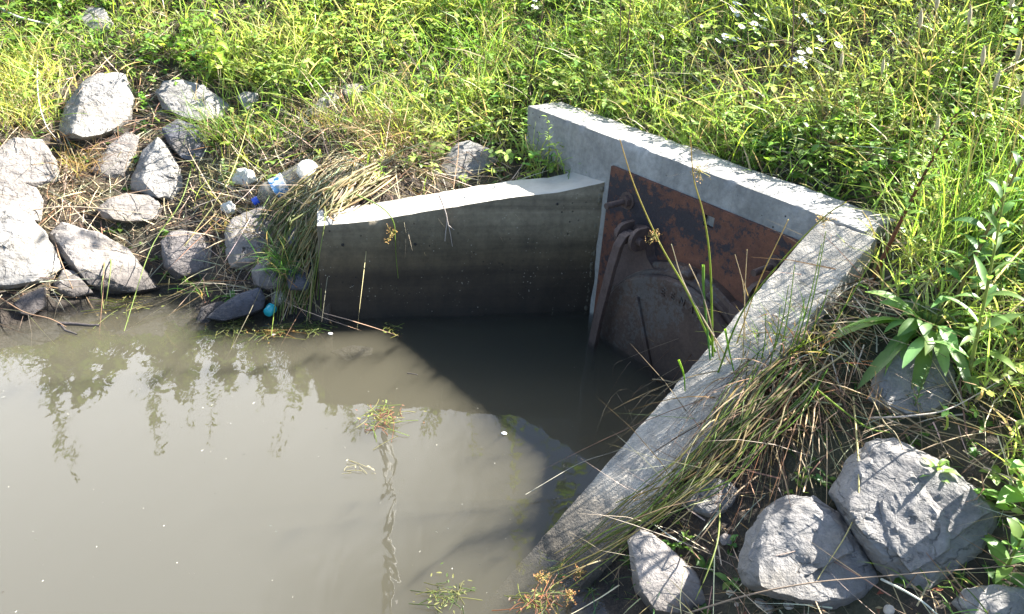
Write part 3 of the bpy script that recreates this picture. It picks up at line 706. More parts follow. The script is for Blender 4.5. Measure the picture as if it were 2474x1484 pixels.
# ---------------------------------------------------------------- litter
def lathe_obj(name, prof, p0, p1, material, parent, seg=40, squash=1.0, twist=None):
    """profile (t along axis 0..1, radius)"""
    p0, p1 = Vector(p0), Vector(p1); ax = p1-p0; L = ax.length; q = ax.to_track_quat('Z', 'Y').to_matrix().to_4x4()
    bm = bmesh.new(); rings = []
    for (t, r) in prof:
        row = []
        for k in range(seg):
            a = 2*math.pi*k/seg; rr = r*(1+.02*math.sin(5*a+t*20))
            row.append(bm.verts.new((rr*math.cos(a), rr*math.sin(a)*squash, t*L)))
        rings.append(row)
    for a, b in zip(rings[:-1], rings[1:]):
        for k in range(seg): bm.faces.new((a[k], a[(k+1) % seg], b[(k+1) % seg], b[k]))
    bm.faces.new(rings[0][::-1]); bm.faces.new(rings[-1])
    bm.transform(Matrix.Translation(p0) @ q); o = bmobj(name, bm, material, parent); set_smooth_angle(o, 50); return o
m, nt, b = mat('dirty_clear_plastic'); v = pos(nt)
b.inputs['Base Color'].default_value = (.42, .38, .30, 1); b.inputs['Roughness'].default_value = .12
tr = nt.nodes.new('ShaderNodeBsdfTransparent'); tr.inputs[0].default_value = (.85, .83, .78, 1); ms = nt.nodes.new('ShaderNodeMixShader')
nt.links.new(ramp(nt, ns(nt, v, 28, 5, .7), (.4, .2), (.62, .5)), ms.inputs[0]); nt.links.new(tr.outputs[0], ms.inputs[1]); nt.links.new(b.outputs[0], ms.inputs[2])
nt.links.new(ms.outputs[0], nt.nodes['Material Output'].inputs[0]); M_clear = m
m, nt, b = mat('bottle_label'); v = pos(nt)
nt.links.new(mix(nt, ramp(nt, ns(nt, v, 40, 3, .5, 1.5), (.47, 0), (.52, 1)), (.6, .62, .62), (.06, .2, .38)), b.inputs['Base Color']); b.inputs['Roughness'].default_value = .3; M_label = m
M_bluecap = simple('blue_cap', (.02, .08, .5), .35); M_teal = simple('teal_cap', (.02, .30, .34), .35, var=.1); M_white = simple('white_plastic', (.8, .8, .78), .4, var=.1)
def on(px, py, lift): p = hit1(px, py); d = nrm(CAMP-p); return p+d*lift
b0 = on(618, 486, .06); b1 = on(742, 416, .10)
bot = empty('plastic_bottle', (b0+b1)/2, 'clear muddy plastic bottle with a blue and white label lying in the straw', 'bottle')
prof = [(0, .013), (.05, .014), (.09, .018), (.15, .036), (.22, .045), (.30, .047), (.34, .045), (.36, .046), (.60, .046), (.62, .043), (.66, .046), (.72, .044), (.78, .046), (.84, .044), (.93, .046), (.97, .043), (1.0, .028)]
bb = lathe_obj('bottle_body', prof, b0, b1, M_clear, bot)
ax = b1-b0
lathe_obj('bottle_label', [(0, .0467), (.5, .0472), (1, .0467)], b0+ax*.37, b0+ax*.60, M_label, bot)
lathe_obj('bottle_cap', [(0, .014), (.1, .0155), (1, .0155)], b0-ax*.05, b0+ax*.055, M_bluecap, bot)
# round white lid facing up
lp = on(743, 411, .125); lid = empty('round_lid', lp, 'round white plastic lid leaning at the end of the bottle', 'lid')
ln = Vector(nrm(np.array([.15, -.75, .55])))
lathe_obj('lid_disc', [(0, .0385), (.4, .0395), (.8, .039), (1, .037)], Vector(lp)-ln*.004, Vector(lp)+ln*.004, M_white, lid, seg=48)
lathe_obj('lid_rim', [(0, .040), (.5, .041), (1, .040)], Vector(lp)-ln*.006, Vector(lp)+ln*.0015, M_white, lid, seg=48)
# half sunk bottle with teal cap
c0 = at_z(650, 752, .030); dirn = nrm(np.array([.25, .93, .18]))
b2e = empty('plastic_bottle', c0, 'half sunken plastic bottle with a teal cap floating against the rushes', 'bottle')
lathe_obj('bottle_body', [(0, .013), (.12, .014), (.2, .022), (.34, .036), (.5, .038), (.95, .038), (1, .03)], c0+dirn*.012, c0+dirn*.19, M_clear, b2e)
lathe_obj('bottle_cap', [(0, .015), (.12, .0175), (1, .0175)], c0-dirn*.012, c0+dirn*.014, M_teal, b2e)
lathe_obj('cap_ring', [(0, .0195), (1, .0195)], c0+dirn*.015, c0+dirn*.021, M_teal, b2e)
# crumpled white foam pieces
M_foam = simple('white_foam', (.5, .49, .44), .8, bumpk=.5, var=.2)
for k, (px, py, r, lab) in enumerate(((590, 428, 24, 'crumpled white foam scrap left of the clear bottle'), (553, 503, 15, 'small ragged white foam scrap below the larger one'))):
    p = on(px, py, .05); s = r/FP*np.linalg.norm(p-CAMP); bm = bmesh.new(); bmesh.ops.create_icosphere(bm, subdivisions=4, radius=s)
    for v in bm.verts: v.co *= 1+.45*mnoise.noise(v.co/s*1.4+Vector((k*9+2, 0, 0)))+.15*mnoise.noise(v.co/s*4); 
    for v in bm.verts: v.co.y *= .55
    bm.transform(Matrix.Translation(Vector(p))); o = recentre(bmobj('foam_scrap', bm, M_foam, smooth=False)); tag(o, lab, 'litter', 'scraps of white foam')

# ---------------------------------------------------------------- vegetation: scatter helpers
GREEN = (.24, .34, .075); LIME = (.50, .56, .18); DEEP = (.05, .11, .022); STRAW = (.46, .37, .24); BROWN = (.19, .12, .07); REDB = (.16, .06, .035)
WALLS = [np.array([A_-LD*.02, A_+LD*1.05, A_+LD*1.05+LN*.17, A_-LD*.02+LN*.17]),
         np.array([D_-HO*.01, C_+HO*.15, C_+HO*.15+HB*.175, D_-HO*.01+HB*.175]),
         np.array([C_, C_+HO*.19, C_+HO*.19+WDR*1.3, C_+WDR*1.3])]
def free(x, y, h, zmin=.012):
    ok = h > zmin
    for w in WALLS: ok &= ~in_poly(x, y, w)
    return ok
def scatter(n, x0, x1, y0, y1, dens=None, margin=220):
    x = RNG.uniform(x0, x1, n); y = RNG.uniform(y0, y1, n); h = height(x, y)
    P = np.c_[x, y, h]; px, py, dz = proj(P)
    ok = free(x, y, h) & (dz > .2) & (px > -margin) & (px < PW+margin) & (py > -420) & (py < PH+margin)
    P, px, py = P[ok], px[ok], py[ok]
    onr = np.zeros(len(P), bool)
    for o in ROCKS: onr |= in_poly(px, py, o)
    k = ~onr | (RNG.random(len(P)) < .12); P, px, py = P[k], px[k], py[k]
    if dens is not None:
        k = RNG.random(len(P)) < dens(px, py, P); P, px, py = P[k], px[k], py[k]
    return P, px, py
def tilt(n, spread, bias=(0, 0)):
    a = RNG.normal(size=(n, 2))*spread+np.array(bias); return nrm(np.c_[a, np.ones(n)])
# zones, judged in the survey picture: 1 = lush green, 0 = straw/rock slope
def lush(px, py, P):
    edge = np.interp(px, [0, 150, 330, 560, 760, 950, 1250, 1280, 2150, 2474], [300, 190, 170, 215, 225, 300, 400, 560, 560, 560])
    z = 1/(1+np.exp((py-edge)/22))
    right = (px > 1950)*(1/(1+np.exp(-((px-2080)-(py-560)*.62)/45)))*(py > 380)*np.where(py > 1000, .5, 1)
    mid = .42*np.exp(-((px-640)/150)**2-((py-350)/110)**2)+.3*np.exp(-((px-1000)/120)**2-((py-350)/70)**2)+.3*np.exp(-((px-120)/150)**2-((py-270)/60)**2)
    return np.clip(np.maximum(z*(py < edge+90), right)+mid, 0, 1)
def patch(P, s, seed, lo=-.2, hi=.5): return np.clip((vnoise(P[:, 0], P[:, 1], s, seed)-lo)/(hi-lo), 0, 1)

def far_w(P):      # thin out what is far up the bank
    d = np.linalg.norm(P-CAMP, axis=1); return np.clip(1.25-(d-4)*.09, .3, 1)

# 1 grass blades
g = Bag()
P, px, py = scatter(900000, -4.4, 5.5, 1.0, 9.5, lambda a, b, P: lush(a, b, P)*(.25+.75*patch(P, .22, 4))*far_w(P)*.8*np.where(b < -60, .5, 1))
n = len(P); L = RNG.gamma(5, .021, n)+.03; W = RNG.uniform(.003, .0075, n)
mixk = patch(P, .3, 6)[:, None]; col = jcol(GREEN, n, .3)*(1-mixk)+jcol(LIME, n, .25)*mixk; dry = RNG.random(n) < .22; col[dry] = jcol(STRAW, dry.sum(), .2)
ribbons(g, P-[0, 0, .01], tilt(n, .38), L, W, np.c_[RNG.normal(size=(n, 2))*.35, -RNG.uniform(.05, .45, n)], col, 4)
grass = g.build('grass', M_leaf); tag(grass, 'fine bright green grass covering the bank', 'grass', kind='stuff')
print('grass', n)
# 2 leafy ground cover: small ovate leaves close to the soil (clover, creeping weeds)
g = Bag()
P, px, py = scatter(230000, -4.4, 5.5, 1.0, 9.0, lambda a, b, P: np.clip(lush(a, b+ -25, P)*(.2+.8*patch(P, .35, 9)), 0, 1)*far_w(P)*.8)
n = len(P); h = RNG.random(n)**1.3*.13+.008; P = P+np.c_[np.zeros((n, 2)), h]
K = 3; ang = RNG.random(n)*6.28; Pr = np.repeat(P, K, 0); an = (ang[:, None]+np.arange(K)*2.09+RNG.normal(size=(n, K))*.25).ravel()
d = nrm(np.c_[np.cos(an), np.sin(an), RNG.normal(size=n*K)*.3+.15]); L = np.repeat(RNG.uniform(.012, .034, n), K)
cb = np.where(patch(P, .45, 12)[:, None] > .5, jcol((.16, .27, .045), n), jcol((.30, .39, .09), n))
leaves(g, Pr, d, L, L*RNG.uniform(.55, .85, n*K), np.tile([0, 0, -.3], (n*K, 1)), np.repeat(cb, K, 0)*RNG.uniform(.8, 1.2, (n*K, 1)), 3, OVAL, .2)
cov = g.build('ground_cover', M_leaf); tag(cov, 'low clover like ground cover between the grass stems', 'ground cover', kind='stuff')
print('cover', n)
# 3 tall fine weeds: upright stems set with narrow leaves
g = Bag()
P, px, py = scatter(52000, -4.4, 5.5, 1.4, 9.0, lambda a, b, P: lush(a, b+30, P)*(.1+.9*patch(P, .4, 15))*np.interp(a, [0, 900, 1300, 2474], [.25, .3, .6, 1.0])*far_w(P)*.4)
n = len(P); L = RNG.uniform(.10, .34, n); d = tilt(n, .16, (-.08, -.03)); dr = np.c_[RNG.normal(size=(n, 2))*.12, -RNG.uniform(0, .1, n)]
ctr = curve_pts(P-[0, 0, .01], d, L, dr, 4); sc_ = jcol((.17, .20, .07), n)
tubes(g, ctr, np.linspace(.0017, .0008, 5)[None].repeat(n, 0), sc_, 3)
K = 20; t = RNG.uniform(.15, 1, (n, K)); fr = t[..., None]
Q = (P-[0, 0, .01])[:, None]+d[:, None]*(L[:, None, None]*fr)+dr[:, None]*(L[:, None, None]*fr**2)
an = RNG.random((n, K))*6.28; dd = nrm(np.stack([np.cos(an), np.sin(an), RNG.uniform(.1, .9, (n, K))], -1)); LL = (RNG.uniform(.018, .042, n)[:, None]*(1.15-.5*t)).ravel()
mixk = patch(P, .5, 19)[:, None]; col = jcol((.21, .32, .07), n)*(1-mixk)+jcol((.38, .48, .14), n)*mixk
leaves(g, Q.reshape(-1, 3), dd.reshape(-1, 3), LL, LL*RNG.uniform(.12, .26, n*K), np.tile([0, 0, -.35], (n*K, 1)), np.repeat(col, K, 0)*RNG.uniform(.75, 1.25, (n*K, 1)), 3, LEAF, .2)
wd_o = g.build('weeds', M_leaf); tag(wd_o, 'feathery upright weeds growing thickly through the grass', 'weeds', kind='stuff')
print('weeds', n)
# 4 straw litter lying on the slope
def strawzone(a, b, P):
    l = lush(a, b, P); z = (1-l)*.85+l*.22
    shade = (a > 1400)*(b > 900); z = np.where(shade, .33, z)
    return z*np.where(P[:, 2] > .02, 1, .1)
g = Bag()
P, px, py = scatter(300000, -4.2, 4.0, .9, 5.5, lambda a, b, P: strawzone(a, b, P)*(.35+.65*patch(P, .18, 23)))
n = len(P); an = RNG.normal(size=n)*.9+np.where(px < 500, .1, -.55)+np.where(RNG.random(n) < .5, 0, np.pi)
d = nrm(np.c_[np.cos(an), np.sin(an)*.9, RNG.normal(size=n)*.22+np.sin(an)*.45]); L = RNG.gamma(4, .038, n)+.02
col = np.where(RNG.random((n, 1)) < .55, jcol(STRAW, n, .3), jcol(BROWN, n, .35))
ribbons(g, P+np.c_[np.zeros((n, 2)), RNG.random(n)*.035], d, L, RNG.uniform(.0018, .0042, n), np.c_[RNG.normal(size=(n, 2))*.2, -RNG.uniform(0, .2, n)], col, 3)
st_o = g.build('straw', M_straw); tag(st_o, 'dry straw and dead stems littering the rocky slope', 'straw', kind='stuff')
print('straw', n)
# 5 reddish brown dead leaf litter
g = Bag()
P, px, py = scatter(42000, -4.2, 4.2, .9, 6.5, lambda a, b, P: (.15+.5*(1-lush(a, b, P)))*patch(P, .3, 27, -.1, .6))
n = len(P); an = RNG.random(n)*6.28; L = RNG.uniform(.008, .028, n)
leaves(g, P+[0, 0, .006], nrm(np.c_[np.cos(an), np.sin(an), RNG.normal(size=n)*.4]), L, L*.5, np.tile([0, 0, -.1], (n, 1)), np.where(RNG.random((n, 1)) < .5, jcol(BROWN, n), jcol(REDB, n)), 2, OVAL, .3)
tag(g.build('leaf_litter', M_straw), 'reddish brown dead leaves lying on bare soil', 'leaf litter', kind='stuff')
# 6 sparse small green sprouts among rocks and mud
g = Bag()
P, px, py = scatter(15000, -4.2, 4.0, .9, 5.0, lambda a, b, P: (1-lush(a, b, P))*np.where((a > 1500) & (b > 900), 1.0, .6)*patch(P, .2, 31, -.3, .3))
n = len(P); K = 6; Pr = np.repeat(P, K, 0); an = RNG.random(n*K)*6.28; d = nrm(np.c_[np.cos(an), np.sin(an), RNG.uniform(.2, 1.2, n*K)]); L = np.repeat(RNG.uniform(.015, .05, n), K)
leaves(g, Pr+[0, 0, .004], d, L, L*RNG.uniform(.12, .5, n*K), np.tile([0, 0, -.4], (n*K, 1)), jcol((.10, .19, .04), n*K), 3, LEAF, .2)
tag(g.build('sprouts', M_leaf), 'small green sprouts between rocks and mud', 'sprouts', kind='stuff')

# ---------------------------------------------------------------- individual plants
def vplane(px, py, base):
    """points seen at px,py on the upright plane through base facing the camera"""
    n = nrm(np.array([base[0], base[1], 0.0])); return at_plane(np.asarray(px, float), np.asarray(py, float), base, n)
def leafy(base, H, label, cat, name='leafy_weed', leaf=.09, wid=.25, K=26, lean=(0, 0), col=(.14, .24, .05), stemcol=(.16, .2, .06), r=.0035, group=None, up=.5, prof=LEAF, t0=.12, droop=-.45, branches=0, seg=6, top=1.0):
    base = np.array(base, float); e = empty(name, base, label, cat, group); sb = Bag(); lb = Bag()
    d = nrm(np.array([lean[0], lean[1], 1.0]))[None]; dr = np.array([[lean[0]*.3, lean[1]*.3, 0]]); Ls = np.array([H])
    C = curve_pts(base[None]-[0, 0, .02], d, Ls, dr, 8); tubes(sb, C, np.linspace(r, r*.4, 9)[None], np.array([stemcol]), 6)
    t = np.linspace(t0, 1, K)**.9; Q = base-[0, 0, .02]+d*(H*t[:, None])+dr*(H*t[:, None]**2)
    an = np.arange(K)*2.4+RNG.random()*6; dd = nrm(np.c_[np.cos(an), np.sin(an), up+t*.9+RNG.normal(size=K)*.15])
    LL = leaf*(1-.55*t**2*top)*RNG.uniform(.75, 1.15, K)
    leaves(lb, Q, dd, LL, LL*wid*RNG.uniform(.8, 1.2, K), np.c_[RNG.normal(size=(K, 2))*.1, np.full(K, droop)+RNG.normal(size=K)*.1], jcol(col, K, .15, .08), seg, prof, .25, wav=.03)
    sb.build('stem', M_leaf, e); lb.build('foliage', M_leaf, e); return e
def rosette(base, label, name='broadleaf_plant', n=16, leaf=.2, wid=.26, col=(.07, .17, .04), up=(.5, 1.4), cat='broad leaved plant', group=None, prof=SPOON, droop=-.7):
    base = np.array(base, float); e = empty(name, base, label, cat, group); lb = Bag()
    an = np.arange(n)*2.4+RNG.random()*6; dd = nrm(np.c_[np.cos(an), np.sin(an), RNG.uniform(*up, n)]); LL = leaf*RNG.uniform(.7, 1.15, n)
    leaves(lb, np.repeat(base[None], n, 0)+RNG.normal(size=(n, 3))*.008, dd, LL, LL*wid, np.c_[RNG.normal(size=(n, 2))*.1, np.full(n, droop)+RNG.normal(size=n)*.15], jcol(col, n, .15, .08), 9, prof, .3, wav=.04)
    lb.build('foliage', M_leaf, e)
    k = Bag(); m_ = max(5, n//2); a = RNG.random(m_)*6.28
    tubes(k, curve_pts(np.repeat(base[None], m_, 0)-[0, 0, .01], nrm(np.c_[np.cos(a)*.4, np.sin(a)*.4, np.ones(m_)]), np.full(m_, leaf*.4), np.zeros((m_, 3)), 3), np.full((m_, 4), .004), jcol((.2, .25, .08), m_), 5)
    k.build('stalks', M_leaf, e); return e
# right: big rosette over the smooth rock
rosette(hit1(2235, 815), 'large dark broad leaved plant arching over the smooth grey rock', n=64, leaf=.235, wid=.15, up=(.3, 1.9), col=(.17, .28, .08))
rosette(hit1(1870, 355), 'dark green broad leaved clump behind the middle of the headwall', n=26, leaf=.17, wid=.26, up=(.5, 1.8))
rosette(hit1(1230, 190), 'bright broad leaved clump left of the two dark stems', n=16, leaf=.12, wid=.25, col=(.13, .25, .05), up=(.8, 2))
rosette(hit1(2400, 620), 'pale narrow leaved clump at the right edge', n=30, leaf=.24, wid=.13, col=(.14, .26, .08), up=(.8, 2.5))
rosette(hit1(1470, 250), 'small yellow green clump beside the headwall corner', n=14, leaf=.09, wid=.3, col=(.2, .28, .05), up=(.4, 1.3))
# tall red stemmed plant by the corner
leafy(hit1(2095, 700), .50, 'tall weed with a thick red brown stem beside the wall corner', 'weed', 'red_stemmed_weed', leaf=.07, wid=.2, K=70, lean=(.17, .05), stemcol=(.17, .065, .03), r=.0062, t0=.38, droop=-.5, top=.6, col=(.16, .26, .05))
leafy(hit1(2330, 960), .50, 'tall leafy weed with long lance leaves right of the broad leaved plant', 'weed', leaf=.13, wid=.2, K=26, lean=(-.05, .1), col=(.16, .27, .07), stemcol=(.22, .25, .08), r=.005)
leafy(hit1(2290, 760), .45, 'tall leafy weed with a brown stem behind the broad leaved plant', 'weed', leaf=.12, wid=.22, K=24, lean=(.12, .05), col=(.11, .22, .06), stemcol=(.2, .16, .07), r=.005)
leafy(hit1(2215, 1215), .14, 'bright pointed leaf sprig growing over the largest boulder', 'sprig', leaf=.10, wid=.24, K=20, lean=(.05, -.1), col=(.2, .32, .09), r=.003)
leafy(hit1(2460, 1250), .24, 'serrated bright green plant cut by the right edge', 'weed', leaf=.12, wid=.38, K=18, lean=(-.02, 0), col=(.15, .30, .05), r=.004)
leafy(hit1(2420, 1395), .17, 'low green plant with one orange leaf at the bottom right corner', 'weed', leaf=.10, wid=.38, K=14, lean=(-.05, -.1), col=(.13, .24, .06), r=.004)
leafy(hit1(1930, 1190), .09, 'small yellow green sprig above the rounded triangle boulder', 'sprig', leaf=.045, wid=.35, K=10, col=(.2, .3, .05), r=.002)
leafy(hit1(2200, 1010), .16, 'thin pale sprig in front of the smooth grey rock', 'sprig', leaf=.03, wid=.2, K=30, col=(.17, .25, .10), r=.0018)
leafy(hit1(1650, 1330), .07, 'lime sprig beside the white topped boulder', 'sprig', leaf=.045, wid=.25, K=10, col=(.2, .34, .05), r=.002)
leafy(hit1(1765, 1330), .06, 'tiny round leaved sprig in the dirt between two boulders', 'sprig', leaf=.03, wid=.6, K=8, col=(.10, .22, .06), r=.002, prof=OVAL)
# left and centre
leafy(hit1(530, 200), .36, 'tall nettle like plant with drooping yellow green leaves', 'weed', leaf=.09, wid=.45, K=26, col=(.25, .36, .05), stemcol=(.22, .25, .07), droop=-1.0, r=.003)
leafy(hit1(455, 140), .20, 'shorter nettle like plant left of the tall nettle', 'weed', leaf=.07, wid=.4, K=16, col=(.2, .32, .05), droop=-.9, r=.003)
leafy(hit1(1415, 420), .14, 'small sprig growing against the left end of the headwall', 'sprig', leaf=.04, wid=.2, K=14, col=(.13, .24, .05), r=.0018)
leafy(hit1(1330, 400), .12, 'green sprig with round leaves below the headwall end', 'sprig', leaf=.035, wid=.7, K=18, col=(.09, .20, .04), r=.002, prof=OVAL)
leafy(hit1(1205, 425), .10, 'yellow green sprig right of the lone blue grey rock', 'sprig', leaf=.04, wid=.55, K=12, col=(.2, .32, .05), r=.002, prof=OVAL)
leafy(hit1(1275, 350), .16, 'dark leafy vine climbing at the headwall end', 'vine', leaf=.045, wid=.65, K=30, col=(.07, .17, .035), r=.002, prof=OVAL)
leafy(hit1(1120, 450), .06, 'low yellow leaf tuft on the wing wall edge in front of the lone rock', 'sprig', leaf=.05, wid=.35, K=9, col=(.25, .33, .06), r=.002)
leafy(hit1(920, 455), .13, 'grassy green sprig behind the middle of the left wall', 'sprig', leaf=.06, wid=.14, K=16, col=(.22, .34, .06), r=.002)
leafy(hit1(350, 270), .10, 'bright sprig growing between the tall white rock and the long grey rock', 'sprig', leaf=.04, wid=.6, K=18, col=(.16, .30, .05), r=.002, prof=OVAL)
leafy(hit1(570, 340), .12, 'pale dusty leafed sprig right of the long grey rock', 'sprig', leaf=.04, wid=.6, K=18, col=(.24, .30, .15), r=.002, prof=OVAL)
leafy(hit1(545, 440), .11, 'pale dusty leafed sprig left of the foam scrap', 'sprig', leaf=.04, wid=.5, K=18, col=(.22, .30, .13), r=.002, prof=OVAL)
# dark bare upright stems
def wiry(base, pts, label, col, r=.0022, cat='dry stem', name='dry_stem', tip=None, group=None):
    e = empty(name, base, label, cat, group); b = Bag(); tube1(b, pts, r, r*.45, col, tip); b.build('stem', M_leaf if col[1] > col[0] else M_straw, e); return e
for (x0, y0, x1, y1, lab) in ((1272, 225, 1318, -20, 'leaning brown stem left of the twin dark stems'), (1489, 225, 1500, -20, 'upright dark stem standing behind the headwall, left of its twin'), (1503, 205, 1524, -20, 'upright dark stem standing behind the headwall, right of its twin'), (1905, 235, 1918, -10, 'upright dark stem behind the daisies')):
    b = hit1(x0, y0); q = vplane([x0, (x0+x1)/2+3, x1], [y0+8, (y0+y1)/2, y1], b); e = wiry(b, q, lab, (.09, .05, .04), .0032, group='upright dark stems')
    Hs = random.uniform(1.25, 1.5); up_ = nrm(q[2]-q[0]); tb = Bag(); tube1(tb, [q[2], q[2]+up_*Hs*.5, q[0]+up_*Hs], .0026, .001, (.12, .12, .06)); tb.build('upper_stem', M_leaf, e)
    lb = Bag(); K = 70; t = RNG.uniform(.2, 1, K)**.8; Q = q[0]+up_*Hs*t[:, None]; an = RNG.random(K)*6.28; LL = RNG.uniform(.04, .08, K)
    leaves(lb, Q, nrm(np.c_[np.cos(an), np.sin(an), np.full(K, .4)]), LL, LL*.3, np.tile([0, 0, -.5], (K, 1)), jcol((.22, .32, .05), K), 5); lb.build('foliage', M_leaf, e)
# daisies
M_pet = simple('petal', (.8, .8, .78), .6, var=.05); M_eye = simple('flower_eye', (.6, .45, .05), .7)
def daisy(px, py, h, label, heads=5):
    b = hit1(px, py+h*.55); top = vplane(px, py, b)+np.array([0, 0, .02])
    e = empty('daisy_plant', b, label, 'wild daisies', 'wild daisies above the headwall'); sb = Bag()
    for k in range(heads):
        q = top+np.array([RNG.normal()*.028, RNG.normal()*.02, RNG.normal()*.014]); tube1(sb, [b, (b+q)/2+RNG.normal(size=3)*.006, q], .0018, .001, (.2, .28, .09), K=6, sides=4)
        fb = Bag(); m_ = 18; an = np.linspace(0, 6.28, m_, endpoint=False); nn = nrm(np.array([.25, -.3, 1.0])+RNG.normal(size=3)*.2); a = nrm(np.cross(nn, [1, 0, 0])); c = np.cross(nn, a)
        dd = a*np.cos(an)[:, None]+c*np.sin(an)[:, None]; R_ = RNG.uniform(.013, .018)
        leaves(fb, np.repeat(q[None], m_, 0), dd, np.full(m_, R_), np.full(m_, R_*.32), np.tile(nn*.05, (m_, 1)), np.full((m_, 3), .8), 2, OVAL, .05, up=nn)
        fo = fb.build('flower_head', M_pet, e)
        bm = bmesh.new(); bmesh.ops.create_icosphere(bm, subdivisions=2, radius=R_*.3, matrix=Matrix.Translation(Vector(q+nn*.001)) @ Matrix.Diagonal((1, 1, .5, 1))); bmobj('flower_eye', bm, M_eye, fo)
    sb.build('stalks', M_leaf, e)
for (px, py, h, lab, k) in ((1295, 20, 70, 'white daisies at the top edge above the leaning stem', 5), (1790, 35, 80, 'topmost cluster of white daisies', 7), (1815, 72, 80, 'dense white daisy cluster, largest of them all', 9), (1755, 105, 80, 'loose white daisies left of the dark stem', 6), (1955, 65, 80, 'white daisy cluster right of the largest', 6), (1935, 145, 80, 'white daisies below the right cluster', 6), (1980, 118, 70, 'pair of white daisies by themselves near the right cluster', 3), (2050, 140, 70, 'rightmost single white daisies', 3), (1930, 165, 80, 'lowest white daisies above the broad leaved clump', 5)):
    daisy(px, py, h, lab, k)
# tall thin grasses with seed heads at the right
def seedgrass(px, py, px2, py2, label, col=(.24, .30, .10), head=(.52, .43, .26), hl=.05):
    b = hit1(px, py); q = vplane([px, px*.6+px2*.4, px2], [py, py*.5+py2*.5, py2], b); e = empty('seed_grass', b, label, 'tall grass', 'tall grasses with seed heads')
    sb = Bag(); tube1(sb, q, .0022, .0012, col, head, sides=5); sb.build('stalk', M_leaf, e)
    hb = Bag(); d = nrm(q[2]-q[1]); P_ = np.stack([q[2]+d*hl*t for t in np.linspace(0, 1, 7)]); tubes(hb, P_[None], np.array([[.001, .004, .0055, .0055, .005, .003, .0008]])*1.0, np.array([head]), 7)
    m_ = 60; t = RNG.random(m_); Q = q[2]+d*(hl*t[:, None]); an = RNG.random(m_)*6.28; ribbons(hb, Q, nrm(np.c_[np.cos(an), np.sin(an), np.full(m_, .8)]), np.full(m_, .009), np.full(m_, .0012), np.zeros((m_, 3)), jcol(head, m_), 2)
    hb.build('seed_head', M_straw, e)
for k, a in enumerate(((2185, 560, 2222, 70, 'tall seed grass left of the group'), (2215, 600, 2262, 25, 'tallest seed grass in front of the daisies'), (2010, 330, 2030, 165, 'short seed grass with a drooping head'), (2110, 340, 2130, 180, 'short seed grass with a furry pale head'), (2330, 560, 2372, 160, 'seed grass with a furry pale head near the right edge'), (2290, 640, 2400, 220, 'leaning seed grass right of the tallest'), (2360, 640, 2455, 150, 'leaning seed grass close to the right edge'), (2240, 480, 2262, 320, 'low seed grass below the leaning ones'), (2400, 700, 2468, 260, 'rightmost leaning seed grass'), (2300, 420, 2340, 60, 'seed grass high at the right'), (2350, 380, 2440, 20, 'straw coloured seed grass at the top right corner'))):
    seedgrass(*a)
g = Bag()   # loose tussock of long green blades under the seed grasses
cl = empty('grass_tussock', hit1(2330, 600), 'tussock of long green grass blades at the right edge', 'tussock')
for (cx, cy, k, H) in ((2330, 620, 130, .34), (2440, 560, 110, .42), (2250, 520, 50, .3)):
    b = hit1(cx, cy); n = k; ribbons(g, b+RNG.normal(size=(n, 3))*[.07, .06, .0], tilt(n, .2, (.12, 0)), RNG.uniform(.4, 1, n)*H, RNG.uniform(.003, .006, n), np.c_[RNG.normal(size=(n, 2))*.2, -RNG.uniform(0, .2, n)], jcol((.19, .30, .06), n), 6)
g.build('blades', M_leaf, cl)

# ---------------------------------------------------------------- rushes
def rush_seed(bag, q, r=.018, n=26, col=(.33, .2, .06), down=0):
    d = nrm(RNG.normal(size=(n, 3))+[0, 0, .3]); L = RNG.uniform(.4, 1, n)*r; P0 = np.repeat(np.array(q)[None], n, 0)
    C = curve_pts(P0, d, L, RNG.normal(size=(n, 3))*.2, 2); tubes(bag, C, np.full((n, 3), .0006), jcol((.3, .26, .08), n), 3)
    tips = np.repeat(C[:, 2], 3, 0)+RNG.normal(size=(n*3, 3))*r*.12; dd = nrm(RNG.normal(size=(n*3, 3)))
    leaves(bag, tips, dd, np.full(n*3, .0045), np.full(n*3, .0026), np.zeros((n*3, 3)), jcol(col, n*3), 2, OVAL, .4)
rb = hit1(1800, 905)
rush = empty('rush_clump', rb, 'large rush clump collapsing over the right wing wall into the water', 'rush clump', 'rush clumps')
# swept stems: from the clump, over the wall, down-left to the water
g = Bag(); n = 52; K = 16
def above(p, lift):
    """keep a path point on or above ground, water and wing wall"""
    h = max(float(height(p[0], p[1])[0]), 0.0); q = p[:2]-C_; a = q@HO; s = q@WDR
    if -.02 < a < .20 and s > 0: h = max(h, HZ-s*WSL)
    return h+lift
paths = []
for k in range(n):
    a = RNG.random(); sx = 1900+RNG.normal()*60; sy = 880+RNG.normal()*28
    f = RNG.uniform(.35, 1.0); ex = 1310+RNG.normal()*24+ (1-f)*400; ey = 1430+RNG.normal()*24-(1-f)*360
    if k % 5 == 0: ex += RNG.uniform(0, 90); ey += RNG.uniform(-10, 20)
    bow = RNG.normal()*16-18
    pts = []
    for t in np.linspace(0, 1, 6):
        x = sx+(ex-sx)*t+math.sin(math.pi*t)*22; y = sy+(ey-sy)*t-math.sin(math.pi*t)*bow; x += (0 < t < 1)*RNG.normal()*14; y += (0 < t < 1)*RNG.normal()*14; wlift = .004+.022*math.sin(math.pi*min(1, t*1.05))*RNG.uniform(.5, 1.2)
        p = wingpt([x], [y])[0]; d = nrm(CAMP-p); p = p+d*(.012+wlift*1.6)
        hh = above(p, .006); p[2] = max(p[2], hh); pts.append(p)
    paths.append(smooth_path(pts, K))
P_ = np.array(paths); n = len(P_); cg = jcol((.12, .20, .035), n, .3); dryk = RNG.random(n) < .5; cg[dryk] = jcol((.30, .25, .13), dryk.sum(), .4)
